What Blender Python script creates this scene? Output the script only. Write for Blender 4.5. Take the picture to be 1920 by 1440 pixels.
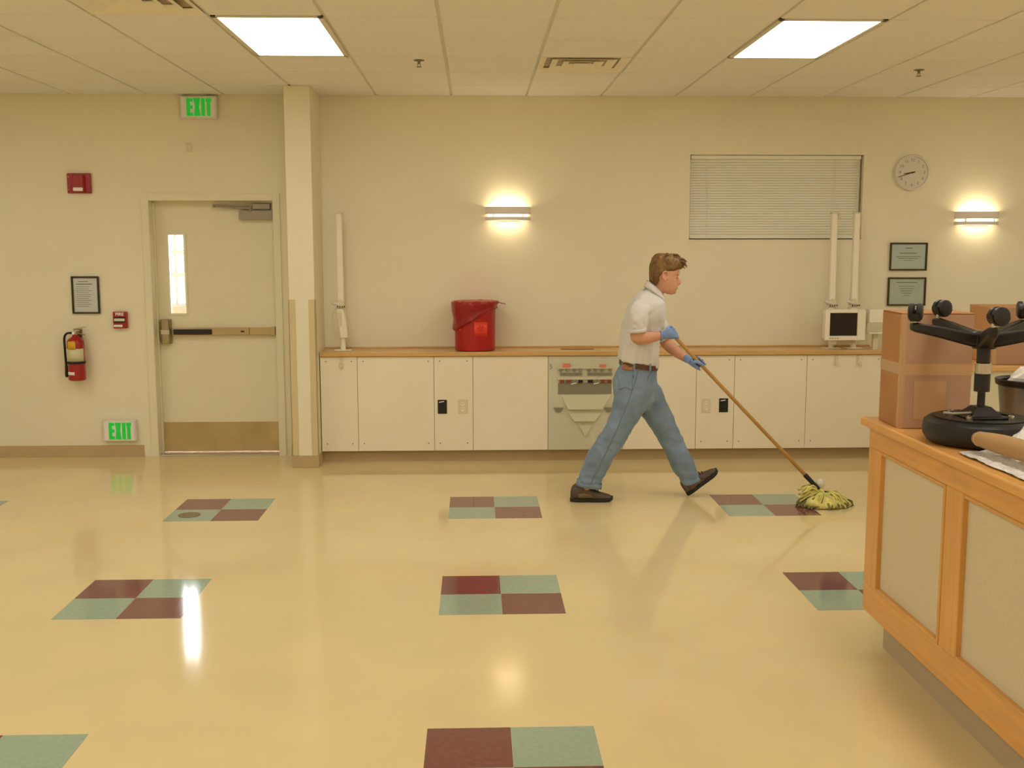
import bpy, bmesh, math, random
from mathutils import Vector, Matrix, noise
from mathutils.bvhtree import BVHTree

for o in list(bpy.data.objects):
    bpy.data.objects.remove(o, do_unlink=True)
SC = bpy.context.scene
COL = SC.collection
random.seed(7)
PI = math.pi

# ------------------------------------------------------------------ camera
CAM_H, CAM_PITCH, CAM_YAW, CAM_ROLL, CAM_F = 1.74627, 0.1274, 0.03369, -0.00079, 2016.384
cd = bpy.data.cameras.new('camera')
cam = bpy.data.objects.new('camera', cd)
COL.objects.link(cam)
cd.sensor_fit = 'HORIZONTAL'
cd.sensor_width = 36.0
cd.lens = CAM_F / 1920.0 * 36.0
cd.clip_start, cd.clip_end = 0.05, 200
fwd = Vector((math.sin(CAM_YAW) * math.cos(CAM_PITCH), math.cos(CAM_YAW) * math.cos(CAM_PITCH), -math.sin(CAM_PITCH)))
rgt = Vector((math.cos(CAM_YAW), -math.sin(CAM_YAW), 0))
up0 = rgt.cross(fwd)
r2 = rgt * math.cos(CAM_ROLL) + up0 * math.sin(CAM_ROLL)
u2 = -rgt * math.sin(CAM_ROLL) + up0 * math.cos(CAM_ROLL)
cam.matrix_world = Matrix(((r2.x, u2.x, -fwd.x, 0), (r2.y, u2.y, -fwd.y, 0), (r2.z, u2.z, -fwd.z, CAM_H), (0, 0, 0, 1)))
SC.camera = cam

# ------------------------------------------------------------------ daylight, lamps, exposure
SKY_STRENGTH = 18.0            # overcast daylight, reaches the room through the door glass only
TROFFER_EMIT = 8.2            # fluorescent ceiling troffers
TROFFER_COL = (1.0, 0.97, 0.92)
SCONCE_EMIT = 30.0
SCONCE_COL = (1.0, 0.86, 0.62)
w = bpy.data.worlds.new('overcast_sky')
SC.world = w
w.use_nodes = True
bgn = w.node_tree.nodes['Background']
bgn.inputs[0].default_value = (0.93, 0.97, 1.0, 1)
bgn.inputs[1].default_value = SKY_STRENGTH
SC.view_settings.view_transform = 'Standard'
SC.view_settings.look = 'None'
SC.view_settings.gamma = 1.0
SC.view_settings.use_curve_mapping = False
SC.view_settings.exposure = 0.14

# ------------------------------------------------------------------ materials
def lin(h):
    h = h.lstrip('#')
    c = [int(h[i:i + 2], 16) / 255 for i in (0, 2, 4)]
    return tuple(x / 12.92 if x <= .04045 else ((x + .055) / 1.055) ** 2.4 for x in c)

MATS = {}
def mat(name, col, rough=.5, metal=0., var=.0, vscale=8., bump=0., bscale=150., emit=0., ecol=None,
        coat=0., spec=.5, stretch=(1, 1, 1), sheen=0., detail=3.):
    if name in MATS:
        return MATS[name]
    m = bpy.data.materials.new(name)
    m.use_nodes = True
    nt = m.node_tree
    b = nt.nodes['Principled BSDF']
    c = lin(col) if isinstance(col, str) else col
    b.inputs['Base Color'].default_value = (*c, 1)
    b.inputs['Roughness'].default_value = rough
    b.inputs['Metallic'].default_value = metal
    b.inputs['Specular IOR Level'].default_value = spec
    b.inputs['Coat Weight'].default_value = coat
    b.inputs['Coat Roughness'].default_value = .08
    b.inputs['Sheen Weight'].default_value = sheen
    if emit:
        b.inputs['Emission Color'].default_value = (*(ecol or c), 1)
        b.inputs['Emission Strength'].default_value = emit
    if var or bump:
        tc = nt.nodes.new('ShaderNodeTexCoord')
        mp = nt.nodes.new('ShaderNodeMapping')
        mp.inputs['Scale'].default_value = stretch
        nt.links.new(tc.outputs['Object'], mp.inputs['Vector'])
    if var:
        n = nt.nodes.new('ShaderNodeTexNoise')
        n.inputs['Scale'].default_value = vscale
        n.inputs['Detail'].default_value = detail
        nt.links.new(mp.outputs[0], n.inputs['Vector'])
        r = nt.nodes.new('ShaderNodeValToRGB')
        r.color_ramp.elements[0].position = .3
        r.color_ramp.elements[1].position = .7
        r.color_ramp.elements[0].color = (*[max(0, x * (1 - var)) for x in c], 1)
        r.color_ramp.elements[1].color = (*[min(1, x * (1 + var)) for x in c], 1)
        nt.links.new(n.outputs['Fac'], r.inputs['Fac'])
        nt.links.new(r.outputs[0], b.inputs['Base Color'])
    if bump:
        n2 = nt.nodes.new('ShaderNodeTexNoise')
        n2.inputs['Scale'].default_value = bscale
        n2.inputs['Detail'].default_value = 2
        nt.links.new(mp.outputs[0], n2.inputs['Vector'])
        bp = nt.nodes.new('ShaderNodeBump')
        bp.inputs['Strength'].default_value = bump
        bp.inputs['Distance'].default_value = .002
        nt.links.new(n2.outputs['Fac'], bp.inputs['Height'])
        nt.links.new(bp.outputs[0], b.inputs['Normal'])
    MATS[name] = m
    return m

def glass_mat(name, tint=(.985, .995, .99), gloss=.08):
    if name in MATS:
        return MATS[name]
    m = bpy.data.materials.new(name)
    m.use_nodes = True
    nt = m.node_tree
    nt.nodes.remove(nt.nodes['Principled BSDF'])
    out = nt.nodes['Material Output']
    t = nt.nodes.new('ShaderNodeBsdfTransparent')
    t.inputs[0].default_value = (*tint, 1)
    g = nt.nodes.new('ShaderNodeBsdfGlossy')
    g.inputs['Roughness'].default_value = .03
    fr = nt.nodes.new('ShaderNodeFresnel')
    fr.inputs['IOR'].default_value = 1.35
    mx = nt.nodes.new('ShaderNodeMixShader')
    nt.links.new(fr.outputs[0], mx.inputs[0])
    nt.links.new(t.outputs[0], mx.inputs[1])
    nt.links.new(g.outputs[0], mx.inputs[2])
    nt.links.new(mx.outputs[0], out.inputs[0])
    MATS[name] = m
    return m

M = dict(
    wall=mat('cream_wall_paint', (.88, .81, .60), .62, var=.02, vscale=1.2, bump=.12, bscale=260, spec=.3),
    doorp=mat('cream_door_paint', (.85, .78, .56), .38, var=.012, vscale=2, spec=.45),
    ceil=mat('white_ceiling_tile', (.90, .87, .80), .9, var=.03, vscale=60, bump=.25, bscale=220, spec=.1),
    grid=mat('ceiling_grid_paint', (.72, .68, .58), .5),
    base=mat('taupe_rubber_base', '#c2a87c', .55, var=.03),
    floor=mat('cream_vinyl_floor', (.79, .64, .34), .085, var=.03, vscale=2.2, bump=.03, bscale=3, spec=.5, stretch=(1, 1, 1)),
    maroon=mat('maroon_vinyl_tile', '#7e4e4a', .085, var=.08, vscale=45, spec=.5),
    green=mat('sage_vinyl_tile', '#9db29c', .085, var=.06, vscale=45, spec=.5),
    guard=mat('beige_vinyl_guard', '#d8c698', .5),
    lam=mat('cream_laminate', (.92, .83, .63), .42, var=.015, vscale=3),
    seam=mat('dark_gap', '#3a2f20', .8),
    oak=mat('oak_countertop', '#d6aa68', .3, var=.12, vscale=5, stretch=(.6, 9, 9), coat=.25),
    honey=mat('honey_maple', '#e0a65a', .34, var=.10, vscale=4, stretch=(9, .8, 9), coat=.2),
    honeyv=mat('honey_maple_upright', '#e0a65a', .34, var=.10, vscale=4, stretch=(9, 9, .8), coat=.2),
    fabricp=mat('tan_fabric_panel', '#dccfae', .85, var=.04, vscale=90, bump=.4, bscale=420),
    toe=mat('grey_toe_kick', '#bcaa8c', .55),
    white=mat('white_plastic', '#e4dccb', .4),
    ivory=mat('ivory_enamel', '#f6edd6', .38),
    ivory2=mat('ivory_plastic', '#e2d6b2', .45),
    black=mat('black_plastic', '#15130f', .45),
    blackm=mat('matte_black', '#1b1916', .7),
    chrome=mat('chrome', '#c9c6c0', .18, metal=1.),
    steel=mat('brushed_steel', '#a7997f', .32, metal=1., var=.08, vscale=6, stretch=(1, 1, 40)),
    kick=mat('brass_kick_plate', '#c2ad7c', .4, metal=.45, var=.12, vscale=4),
    alum=mat('painted_aluminium', '#a39a8a', .42, metal=.2),
    red=mat('red_enamel', '#a3151a', .3, coat=.2),
    redp=mat('red_plastic', '#b2161a', .34, var=.05, vscale=5),
    redbag=mat('red_film', '#9c1218', .25, var=.08, vscale=9, bump=.6, bscale=30),
    orange=mat('orange_label', '#f2452c', .5),
    redink=mat('red_ink', '#c72a1c', .6),
    paper=mat('white_paper', '#f4f0e8', .8),
    paperg=mat('sage_paper', '#d3dccb', .7),
    ink=mat('grey_ink', '#8b9084', .8),
    inkd=mat('black_ink', '#222019', .8),
    frame=mat('dark_frame', '#2a2017', .35),
    frameb=mat('bronze_frame', '#4a3a22', .28, metal=.5),
    blind=mat('blind_slat', '#f3efda', .45),
    clockf=mat('clock_face', '#e2dac8', .5),
    clockr=mat('clock_rim', '#e6dfd0', .35),
    diff=mat('troffer_lens', '#ffffff', .4, emit=TROFFER_EMIT, ecol=TROFFER_COL),
    lamp=mat('sconce_lamp', '#ffffff', .4, emit=SCONCE_EMIT, ecol=SCONCE_COL),
    slens=mat('sconce_lens', '#ffffff', .4, emit=2.0, ecol=SCONCE_COL),
    bar=mat('grey_window_bar', '#97948a', .6),
    sconce=mat('sconce_shade', '#efe6da', .5),
    exitg=mat('exit_letter', '#18b13a', .4, emit=.3, ecol=lin('#20d040')),
    screen=mat('dark_screen', '#2c2720', .25),
    sage=mat('sage_panel', '#d6d2b8', .45, var=.02),
    saged=mat('sage_panel_relief', '#d6d3b4', .45),
    sagedk=mat('panel_grey', '#8d8a72', .5),
    pinkt=mat('orange_tag', '#e58a63', .6),
    brownp=mat('red_brown_port', '#8c4432', .45),
    card=mat('cardboard', '#b88552', .8, var=.07, vscale=6, bump=.15, bscale=60),
    cardp=mat('cardboard_inside', '#b38d70', .8, var=.05, vscale=6),
    tape=mat('packing_tape', '#c49a70', .22, coat=.3),
    vinyl=mat('black_vinyl', '#17181a', .42, bump=.15, bscale=120),
    tan=mat('tan_card', '#b58e5e', .7, var=.05, vscale=8),
    plastic=mat('white_film', '#e6e2da', .28, var=.05, vscale=12, bump=.3, bscale=40),
    blue=mat('blue_print', '#3c6fb0', .5),
    skin=mat('skin', '#d8a080', .5, var=.05, vscale=14, spec=.35),
    lips=mat('lips', '#a8624c', .5),
    hair=mat('brown_hair', '#7a5728', .5, var=.4, vscale=26, stretch=(1, 1, .35), bump=.9, bscale=70),
    shirt=mat('white_cotton', '#dedad4', .85, var=.02, vscale=8, bump=.25, bscale=60, sheen=.1),
    jean=mat('blue_denim', '#7d92a8', .85, var=.16, vscale=7, bump=.35, bscale=350, sheen=.1),
    jeand=mat('denim_seam', '#6d8094', .85),
    belt=mat('brown_leather', '#5a3a1e', .5, var=.1),
    tanl=mat('tan_leather_patch', '#a96f43', .6, var=.06),
    shoe=mat('brown_shoe', '#57483a', .65, var=.3, vscale=16),
    shoep=mat('tan_shoe_panel', '#7b6347', .7, var=.1),
    sole=mat('dark_sole', '#26221d', .7),
    lace=mat('dark_lace', '#2b2520', .8),
    glove=mat('blue_nitrile', '#7d98cc', .45, var=.05, vscale=20, bump=.3, bscale=60),
    pole=mat('wood_pole', '#b58943', .4, var=.10, vscale=6),
    yarn=mat('yellow_yarn', '#d9d07a', .9, var=.22, vscale=22),
    yarnd=mat('dirty_yarn', '#7c7648', .9, var=.35, vscale=26),
    yellow=mat('yellow_label', '#e0b021', .5),
    creaml=mat('cream_label', '#d9d2ab', .5),
    brick=mat('pink_brick', '#b98a76', .8, var=.1),
    outw=mat('white_exterior', '#cfcbc0', .7),
    eye=mat('eye_dark', '#2b1d14', .3),
    drain=mat('bronze_cover', '#857656', .5, metal=.1),
)

# ------------------------------------------------------------------ mesh helpers
def empty(name, loc=(0, 0, 0), rz=0.):
    o = bpy.data.objects.new(name, None)
    COL.objects.link(o)
    o.location = loc
    o.rotation_euler = (0, 0, rz)
    o.empty_display_size = .05
    return o

def tag(o, label, cat, group=None, kind=None):
    o['label'] = label
    o['category'] = cat
    if group:
        o['group'] = group
    if kind:
        o['kind'] = kind
    return o

def link(name, me, m=None, parent=None, loc=None):
    o = bpy.data.objects.new(name, me)
    COL.objects.link(o)
    if m is not None and not me.materials:
        me.materials.append(m)
    if parent is not None:
        o.parent = parent
    if loc is not None:
        o.location = loc
    return o

def copy_tree(o, parent=None):
    c = o.copy()
    COL.objects.link(c)
    c.parent = parent
    for ch in list(o.children):
        copy_tree(ch, c)
    return c

def cat_rom(rows, k):
    out = []
    n = len(rows)
    for i in range(n - 1):
        p0, p1, p2, p3 = rows[max(i - 1, 0)], rows[i], rows[i + 1], rows[min(i + 2, n - 1)]
        for j in range(k):
            t = j / k
            out.append(tuple(.5 * (2 * b + (c - a) * t + (2 * a - 5 * b + 4 * c - d) * t * t + (3 * b - a - 3 * c + d) * t ** 3)
                             for a, b, c, d in zip(p0, p1, p2, p3)))
    out.append(tuple(rows[-1]))
    return out

class MB:
    def __init__(s):
        s.v = []
        s.f = []
    def box(s, a, b):
        x0, y0, z0 = a
        x1, y1, z1 = b
        i = len(s.v)
        s.v += [(x0, y0, z0), (x1, y0, z0), (x1, y1, z0), (x0, y1, z0), (x0, y0, z1), (x1, y0, z1), (x1, y1, z1), (x0, y1, z1)]
        s.f += [tuple(i + k for k in q) for q in ((0, 3, 2, 1), (4, 5, 6, 7), (0, 1, 5, 4), (1, 2, 6, 5), (2, 3, 7, 6), (3, 0, 4, 7))]
        return s
    def hexa(s, pts):                     # 8 points ordered like box()
        i = len(s.v)
        s.v += [tuple(p) for p in pts]
        s.f += [tuple(i + k for k in q) for q in ((0, 3, 2, 1), (4, 5, 6, 7), (0, 1, 5, 4), (1, 2, 6, 5), (2, 3, 7, 6), (3, 0, 4, 7))]
        return s
    def loft(s, rings, caps=True, closed=True):
        n = len(rings[0])
        i0 = len(s.v)
        for r in rings:
            s.v += [tuple(p) for p in r]
        m = n if closed else n - 1
        for a in range(len(rings) - 1):
            for k in range(m):
                p, q = i0 + a * n, i0 + (a + 1) * n
                s.f.append((p + k, p + (k + 1) % n, q + (k + 1) % n, q + k))
        if caps:
            s.f.append(tuple(i0 + k for k in reversed(range(n))))
            s.f.append(tuple(i0 + (len(rings) - 1) * n + k for k in range(n)))
        return s
    def tube(s, pts, rad, n=10, k=1, caps=True, dome=True):
        rows = [(*p, (rad[i] if isinstance(rad, (list, tuple)) else rad)) for i, p in enumerate(pts)]
        if k > 1:
            rows = cat_rom(rows, k)
        P = [Vector(r[:3]) for r in rows]
        R = [r[3] for r in rows]
        T = []
        for i in range(len(P)):
            d = P[min(i + 1, len(P) - 1)] - P[max(i - 1, 0)]
            T.append(d.normalized())
        if dome:
            a, ra = P[0], R[0]
            b, rb = P[-1], R[-1]
            pre = [(a - T[0] * ra * c, ra * q) for c, q in ((.92, .38), (.55, .83))]
            post = [(b + T[-1] * rb * c, rb * q) for c, q in ((.55, .83), (.92, .38))]
            P = [x[0] for x in pre] + P + [x[0] for x in post]
            R = [x[1] for x in pre] + R + [x[1] for x in post]
            T = [T[0]] * 2 + T + [T[-1]] * 2
        u = T[0].orthogonal().normalized()
        rings = []
        for p, r, t in zip(P, R, T):
            u = (u - t * u.dot(t)).normalized()
            v = t.cross(u)
            rings.append([p + (u * math.cos(2 * PI * j / n) + v * math.sin(2 * PI * j / n)) * r for j in range(n)])
        return s.loft(rings, caps)
    def lathe(s, prof, c=(0, 0, 0), n=24, axis='z', caps=True, a0=0., a1=None):
        rings = []
        full = a1 is None
        m = n if full else n + 1
        for r, h in prof:
            ring = []
            for j in range(m):
                t = 2 * PI * j / n if full else a0 + (a1 - a0) * j / n
                x, y = r * math.cos(t), r * math.sin(t)
                if axis == 'z':
                    p = (c[0] + x, c[1] + y, c[2] + h)
                elif axis == 'y':
                    p = (c[0] + x, c[1] + h, c[2] - y)
                else:
                    p = (c[0] + h, c[1] + x, c[2] + y)
                ring.append(p)
            rings.append(ring)
        return s.loft(rings, caps, closed=full)
    def prism(s, poly, y0, y1):           # poly in (x, z), counter-clockwise seen from -y
        i = len(s.v)
        n = len(poly)
        s.v += [(x, y0, z) for x, z in poly] + [(x, y1, z) for x, z in poly]
        s.f.append(tuple(i + k for k in range(n)))
        s.f.append(tuple(i + n + k for k in reversed(range(n))))
        for k in range(n):
            s.f.append((i + k, i + n + k, i + n + (k + 1) % n, i + (k + 1) % n))
        return s
    def mesh(s, name):
        me = bpy.data.meshes.new(name)
        me.from_pydata([tuple(v) for v in s.v], [], s.f)
        bm = bmesh.new()
        bm.from_mesh(me)
        bmesh.ops.recalc_face_normals(bm, faces=bm.faces)
        bm.to_mesh(me)
        bm.free()
        return me
    def build(s, name, m, parent=None, smooth=False, bevel=0., loc=None, segs=2):
        me = s.mesh(name)
        me.materials.append(m)
        if smooth:
            for p in me.polygons:
                p.use_smooth = True
        o = link(name, me, None, parent, loc)
        if bevel:
            b = o.modifiers.new('bevel', 'BEVEL')
            b.width = bevel
            b.segments = segs
            b.limit_method = 'ANGLE'
            b.angle_limit = .6
        if smooth == 'auto':
            try:
                me.set_sharp_from_angle(angle=math.radians(40))
            except Exception:
                pass
        return o

def evaluated_mesh(o, name):
    dg = bpy.context.evaluated_depsgraph_get()
    dg.update()
    return bpy.data.meshes.new_from_object(o.evaluated_get(dg))

def fuse(name, mb, m, parent, voxel=.006, smooth=4, factor=.5, disp=None):
    tmp = link('tmp', mb.mesh('tmp'))
    r = tmp.modifiers.new('r', 'REMESH')
    r.mode = 'VOXEL'
    r.voxel_size = voxel
    sm = tmp.modifiers.new('s', 'SMOOTH')
    sm.iterations = smooth
    sm.factor = factor
    me = evaluated_mesh(tmp, name)
    bpy.data.objects.remove(tmp, do_unlink=True)
    me.name = name
    me.materials.clear()
    me.materials.append(m)
    if disp:
        N = [v.normal.copy() for v in me.vertices]
        for v, nn in zip(me.vertices, N):
            v.co += nn * disp(v.co)
    for p in me.polygons:
        p.use_smooth = True
    return link(name, me, None, parent)

def text_mesh(txt, size, depth=.002, xs=1., bold=0.):
    cu = bpy.data.curves.new('t', 'FONT')
    cu.body = txt
    cu.size = size
    cu.align_x = 'CENTER'
    cu.align_y = 'CENTER'
    cu.extrude = depth / 2
    cu.offset = bold
    cu.resolution_u = 3
    o = bpy.data.objects.new('t', cu)
    COL.objects.link(o)
    me = evaluated_mesh(o, txt)
    bpy.data.objects.remove(o, do_unlink=True)
    for v in me.vertices:
        x, y, z = v.co
        v.co = (x * xs, -z, y)
    return me

def text(name, txt, size, m, parent, loc, depth=.002, xs=1., bold=0.):
    me = text_mesh(txt, size, depth, xs, bold)
    me.materials.clear()
    me.materials.append(m)
    return link(name, me, None, parent, loc)

def ring_pts(r, n=28, e=2.3):
    cx, cy, cz, ax, az, hd = r
    out = []
    for k in range(n):
        t = 2 * PI * k / n
        c, s_ = math.cos(t), math.sin(t)
        c = math.copysign(abs(c) ** (2 / e), c)
        s_ = math.copysign(abs(s_) ** (2 / e), s_)
        out.append((cx + ax * c, cy + hd * s_, cz + az * c))
    return out

def decal(name, target, x0, x1, z0, z1, m, parent, off=.002, nx=10, nz=10, shape=None, thick=.0025, front=False):
    """a thin sewn-on piece that follows the surface of target, seen from the -y side"""
    bt = BVHTree.FromPolygons([v.co for v in target.data.vertices], [tuple(p.vertices) for p in target.data.polygons])
    mb = MB()
    top, bot = [], []
    for j in range(nz + 1):
        for i in range(nx + 1):
            u, v = i / nx, j / nz
            x, z = (x0 + (x1 - x0) * u, z0 + (z1 - z0) * v) if shape is None else shape(u, v)
            if front:                       # here x runs along y and the piece is cast on from +x
                hit = bt.ray_cast(Vector((2, x, z)), Vector((-1, 0, 0)))
            else:
                hit = bt.ray_cast(Vector((x, -2, z)), Vector((0, 1, 0)))
            if hit[0] is None:
                near = bt.find_nearest(Vector((.2, x, z)) if front else Vector((x, -.2, z)))
                p, nn = near[0], near[1]
            else:
                p, nn = hit[0], hit[1]
            top.append(p + nn * (off + thick))
            bot.append(p - nn * .002)
    n = nx + 1
    mb.v = [tuple(p) for p in top + bot]
    k = len(top)
    for j in range(nz):
        for i in range(nx):
            a = j * n + i
            mb.f.append((a, a + 1, a + n + 1, a + n))
            mb.f.append((k + a + n, k + a + n + 1, k + a + 1, k + a))
    for i in range(nx):
        mb.f.append((i, k + i, k + i + 1, i + 1))
        a = nz * n + i
        mb.f.append((a + 1, k + a + 1, k + a, a))
    for j in range(nz):
        a = j * n
        mb.f.append((a + n, k + a + n, k + a, a))
        a = j * n + nx
        mb.f.append((a, k + a, k + a + n, a + n))
    return mb.build(name, m, parent, smooth=True)

# ================================================================== the room
D = 8.966                    # y of the back wall
ZC = 2.959                   # ceiling height
XL, XR, YR = -5.675, 5.907, -3.811
T = .6096                    # ceiling module
CX, CY = -.1885, 8.381       # ceiling grid origin
TH = .24                     # wall thickness

floor = MB().box((XL - TH, YR - TH, -.12), (XR + TH, D + TH, 0)).build('floor', M['floor'])
tag(floor, 'polished cream vinyl floor with scattered maroon and sage tile squares', 'floor', kind='structure')
t12 = .3048
U0, V0 = -.18436, 3.13155
tile_me = {}
for key in ('maroon', 'green'):
    g = .0006
    tile_me[key] = MB().box((g, g, -.003), (t12 - g, t12 - g, .0008)).mesh('tile')
    tile_me[key].materials.append(M[key])
for v in (-6, 0, 6, 12):
    for u in (-12, -6, 0, 6):
        if u == 6 and v <= 0:              # plain floor beside the desk
            continue
        for du in (0, 1):
            for dv in (0, 1):
                key = 'maroon' if du != dv else 'green'
                link('tile', tile_me[key], None, floor, (U0 + t12 * (u + du), V0 + t12 * (v + dv), 0))

# back wall with the door and the window openings
DX0, DX1, DZ = -2.66, -1.652, 2.12
WX0, WX1, WZ0, WZ1 = 1.775, 3.222, 1.797, 2.494
wb = MB()
wb.box((XL - TH, D, 0), (DX0, D + TH, 3.15))
wb.box((DX0, D, DZ), (DX1, D + TH, 3.15))
wb.box((DX1, D, 0), (WX0, D + TH, 3.15))
wb.box((WX0, D, 0), (WX1, D + TH, WZ0))
wb.box((WX0, D, WZ1), (WX1, D + TH, 3.15))
wb.box((WX0, D + .16, WZ0), (WX1, D + TH, WZ1))
wb.box((WX1, D, 0), (XR + TH, D + TH, 3.15))
o = wb.build('wall_back', M['wall'])
tag(o, 'long cream painted wall holding the door, blind and clock', 'wall', kind='structure')
o = MB().box((XL - TH, YR, 0), (XL, D, 3.15)).build('wall_left', M['wall'])
tag(o, 'cream side wall beyond the fire extinguisher', 'wall', kind='structure')
o = MB().box((XR, YR, 0), (XR + TH, D, 3.15)).build('wall_right', M['wall'])
tag(o, 'cream side wall behind the reception desk', 'wall', kind='structure')
o = MB().box((XL - TH, YR - TH, 0), (XR + TH, YR, 3.15)).build('wall_front', M['wall'])
tag(o, 'cream end wall facing the door wall', 'wall', kind='structure')

def base(name, x0, x1, y, label):
    mb = MB()
    mb.hexa([(x0, y - .012, 0), (x1, y - .012, 0), (x1, y, 0), (x0, y, 0), (x0, y - .006, .098), (x1, y - .006, .098), (x1, y, .098), (x0, y, .098)])
    o = mb.build(name, M['base'])
    tag(o, label, 'baseboard', kind='structure')
base('baseboard_back', XL, DX0 - .12, D, 'taupe rubber cove base left of the exit door')
base('baseboard_column', DX1 + .1, -1.46, D, 'short taupe rubber base between door frame and column')
base('baseboard_right', 3.36, XR, D, 'taupe rubber cove base right of the counter')

# column with corner guards
col = empty('wall_column', (-1.355, 8.708, 0))
tag(col, 'square cream column beside the exit door with beige corner guards', 'column', kind='structure')
MB().box((-.0995, -.257, 0), (.0995, .257, ZC)).build('shaft', M['wall'], col, bevel=.004)
MB().box((-.106, -.264, 0), (.106, .257, .098)).build('rubber_base', M['base'], col, bevel=.002)
for sx in (-1, 1):
    g = MB()
    xa, xb = sorted((sx * .103, sx * .052))
    g.box((xa, -.262, .1), (xb, -.258, 1.335))
    xa, xb = sorted((sx * .1, sx * .104))
    g.box((xa, -.262, .1), (xb, -.2, 1.335))
    g.build('corner_guard', M['guard'], col)

# ceiling
ceil = MB().box((XL - TH, YR - TH, ZC + .045), (XR + TH, D + TH, ZC + .16)).build('ceiling', M['ceil'])
tag(ceil, 'suspended ceiling of square off white panels in a recessed grid', 'ceiling', kind='structure')
LIGHTS = [(c, m) for m in (2, 7, 12, 17) for c in (-7, -2, 3, 8)]
VENTS = [(1, 1), (-3, 4)]
busy = set()
for c, m in LIGHTS:
    busy.add((c, m)); busy.add((c, m + 1))
for c, m in VENTS:
    busy.add((c, m))
tm = MB()
hw = .295
tm.loft([[(-hw, -hw, .02), (hw, -hw, .02), (hw, hw, .02), (-hw, hw, .02)],
         [(-hw, -hw, .004), (hw, -hw, .004), (hw, hw, .004), (-hw, hw, .004)],
         [(-hw + .004, -hw + .004, 0), (hw - .004, -hw + .004, 0), (hw - .004, hw - .004, 0), (-hw + .004, hw - .004, 0)]])
tme = tm.mesh('ceiling_panel')
tme.materials.append(M['ceil'])
rest = MB()
for c in range(-9, 10):
    for m in range(-1, 20):
        if (c, m) in busy:
            continue
        cx, cy = CX + T * (c + .5), CY - T * (m + .5)
        if m <= 7:
            if m == -1:
                o = link('ceiling_panel', tme, None, ceil, (cx, CY + .292, ZC))
                o.scale = (1, .955, 1)
            else:
                link('ceiling_panel', tme, None, ceil, (cx, cy, ZC))
        else:
            rest.box((cx - hw, cy - hw, ZC), (cx + hw, cy + hw, ZC + .02))
o = rest.build('ceiling_panel_field', M['ceil'], ceil)
o['kind'] = 'stuff'
for c in range(-9, 11):
    x = CX + T * c
    MB().box((-.012, YR, ZC + .009), (.012, D, ZC + .045)).build('grid_rail', M['grid'], ceil, loc=(x, 0, 0))
for m in range(0, 20):
    y = CY - T * m
    MB().box((XL, -.012, ZC + .0092), (XR, .012, ZC + .045)).build('grid_rail', M['grid'], ceil, loc=(0, y, 0))
o = MB().box((XL, D - .022, ZC + .004), (XR, D, ZC + .006)).build('wall_angle', M['grid'], ceil)

# recessed ceiling lights
def troffer():
    r = empty('ceiling_light')
    fr = MB()
    a, b = .297, .602
    for x0, x1, y0, y1 in ((-a, -a + .03, -b, b), (a - .03, a, -b, b), (-a, a, -b, -b + .03), (-a, a, b - .03, b)):
        fr.box((x0, y0, -.004), (x1, y1, .012))
    fr.build('frame', M['white'], r, bevel=.002)
    MB().box((-a, -b, .02), (a, b, .044)).build('housing', M['white'], r)
    MB().box((-a + .03, -b + .03, .002), (a - .03, b - .03, .008)).build('lens', M['diff'], r)
    return r
tr0 = troffer()
for i, (c, m) in enumerate(LIGHTS):
    o = tr0 if i == 0 else copy_tree(tr0)
    o.location = (CX + T * (c + .5), CY - T * (m + 1), ZC)
    if (c, m) == (-2, 2):
        tag(o, 'glowing recessed ceiling light beside the air vent near the exit sign', 'ceiling light', 'recessed ceiling lights')
    elif (c, m) == (3, 2):
        tag(o, 'glowing recessed ceiling light in front of the window blind', 'ceiling light', 'recessed ceiling lights')
    else:
        tag(o, 'glowing recessed ceiling light in the open part of the hall', 'ceiling light', 'recessed ceiling lights')

def vent():
    r = empty('air_vent')
    q = .297
    MB().box((-q, -q, .03), (q, q, .044)).build('backing', M['toe'], r)
    for s in (.297, .215, .135, .06):
        f = MB()
        zt, zb = .022, 0.
        s2 = s - .05
        o_ = [(-s, -s, zb), (s, -s, zb), (s, s, zb), (-s, s, zb)]
        i_ = [(-s2, -s2, zt), (s2, -s2, zt), (s2, s2, zt), (-s2, s2, zt)]
        ot = [(x, y, z + .003) for x, y, z in o_]
        it = [(x, y, z + .003) for x, y, z in i_]
        f.loft([o_, i_, it, ot, o_], caps=False)
        f.build('louvre', M['ivory'], r)
    return r
v0 = vent()
v0.location = (CX + T * 1.5, CY - T * 1.5, ZC)
tag(v0, 'square four way air vent set between the two ceiling lights', 'air vent', 'ceiling air vents')
v1 = copy_tree(v0)
v1.location = (CX + T * -2.5, CY - T * 4.5, ZC)
tag(v1, 'square four way air vent beside the ceiling light nearest the exit door', 'air vent', 'ceiling air vents')

for (x, y, lab) in ((-.364, 7.29, 'small bronze sprinkler head between ceiling light and square air vent'), (3.083, 7.58, 'small bronze sprinkler head in the ceiling before the wall clock')):
    r = empty('sprinkler_head', (x, y, ZC))
    MB().lathe([(.0, 0), (.036, 0), (.036, -.003), (.018, -.008), (.012, -.008), (.0, -.008)], n=20).build('escutcheon', M['drain'], r, smooth='auto')
    MB().lathe([(.0, -.008), (.009, -.008), (.009, -.026), (.0, -.026)], n=12).build('nozzle', M['drain'], r)
    MB().lathe([(.0, -.045), (.018, -.045), (.018, -.043), (.0, -.043)], n=14).build('deflector', M['drain'], r)
    MB().tube([(-.008, 0, -.024), (-.012, 0, -.034), (0, 0, -.044)], .002, 6).tube([(.008, 0, -.024), (.012, 0, -.034), (0, 0, -.044)], .002, 6).build('yoke', M['drain'], r)
    tag(r, lab, 'sprinkler')

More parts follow.
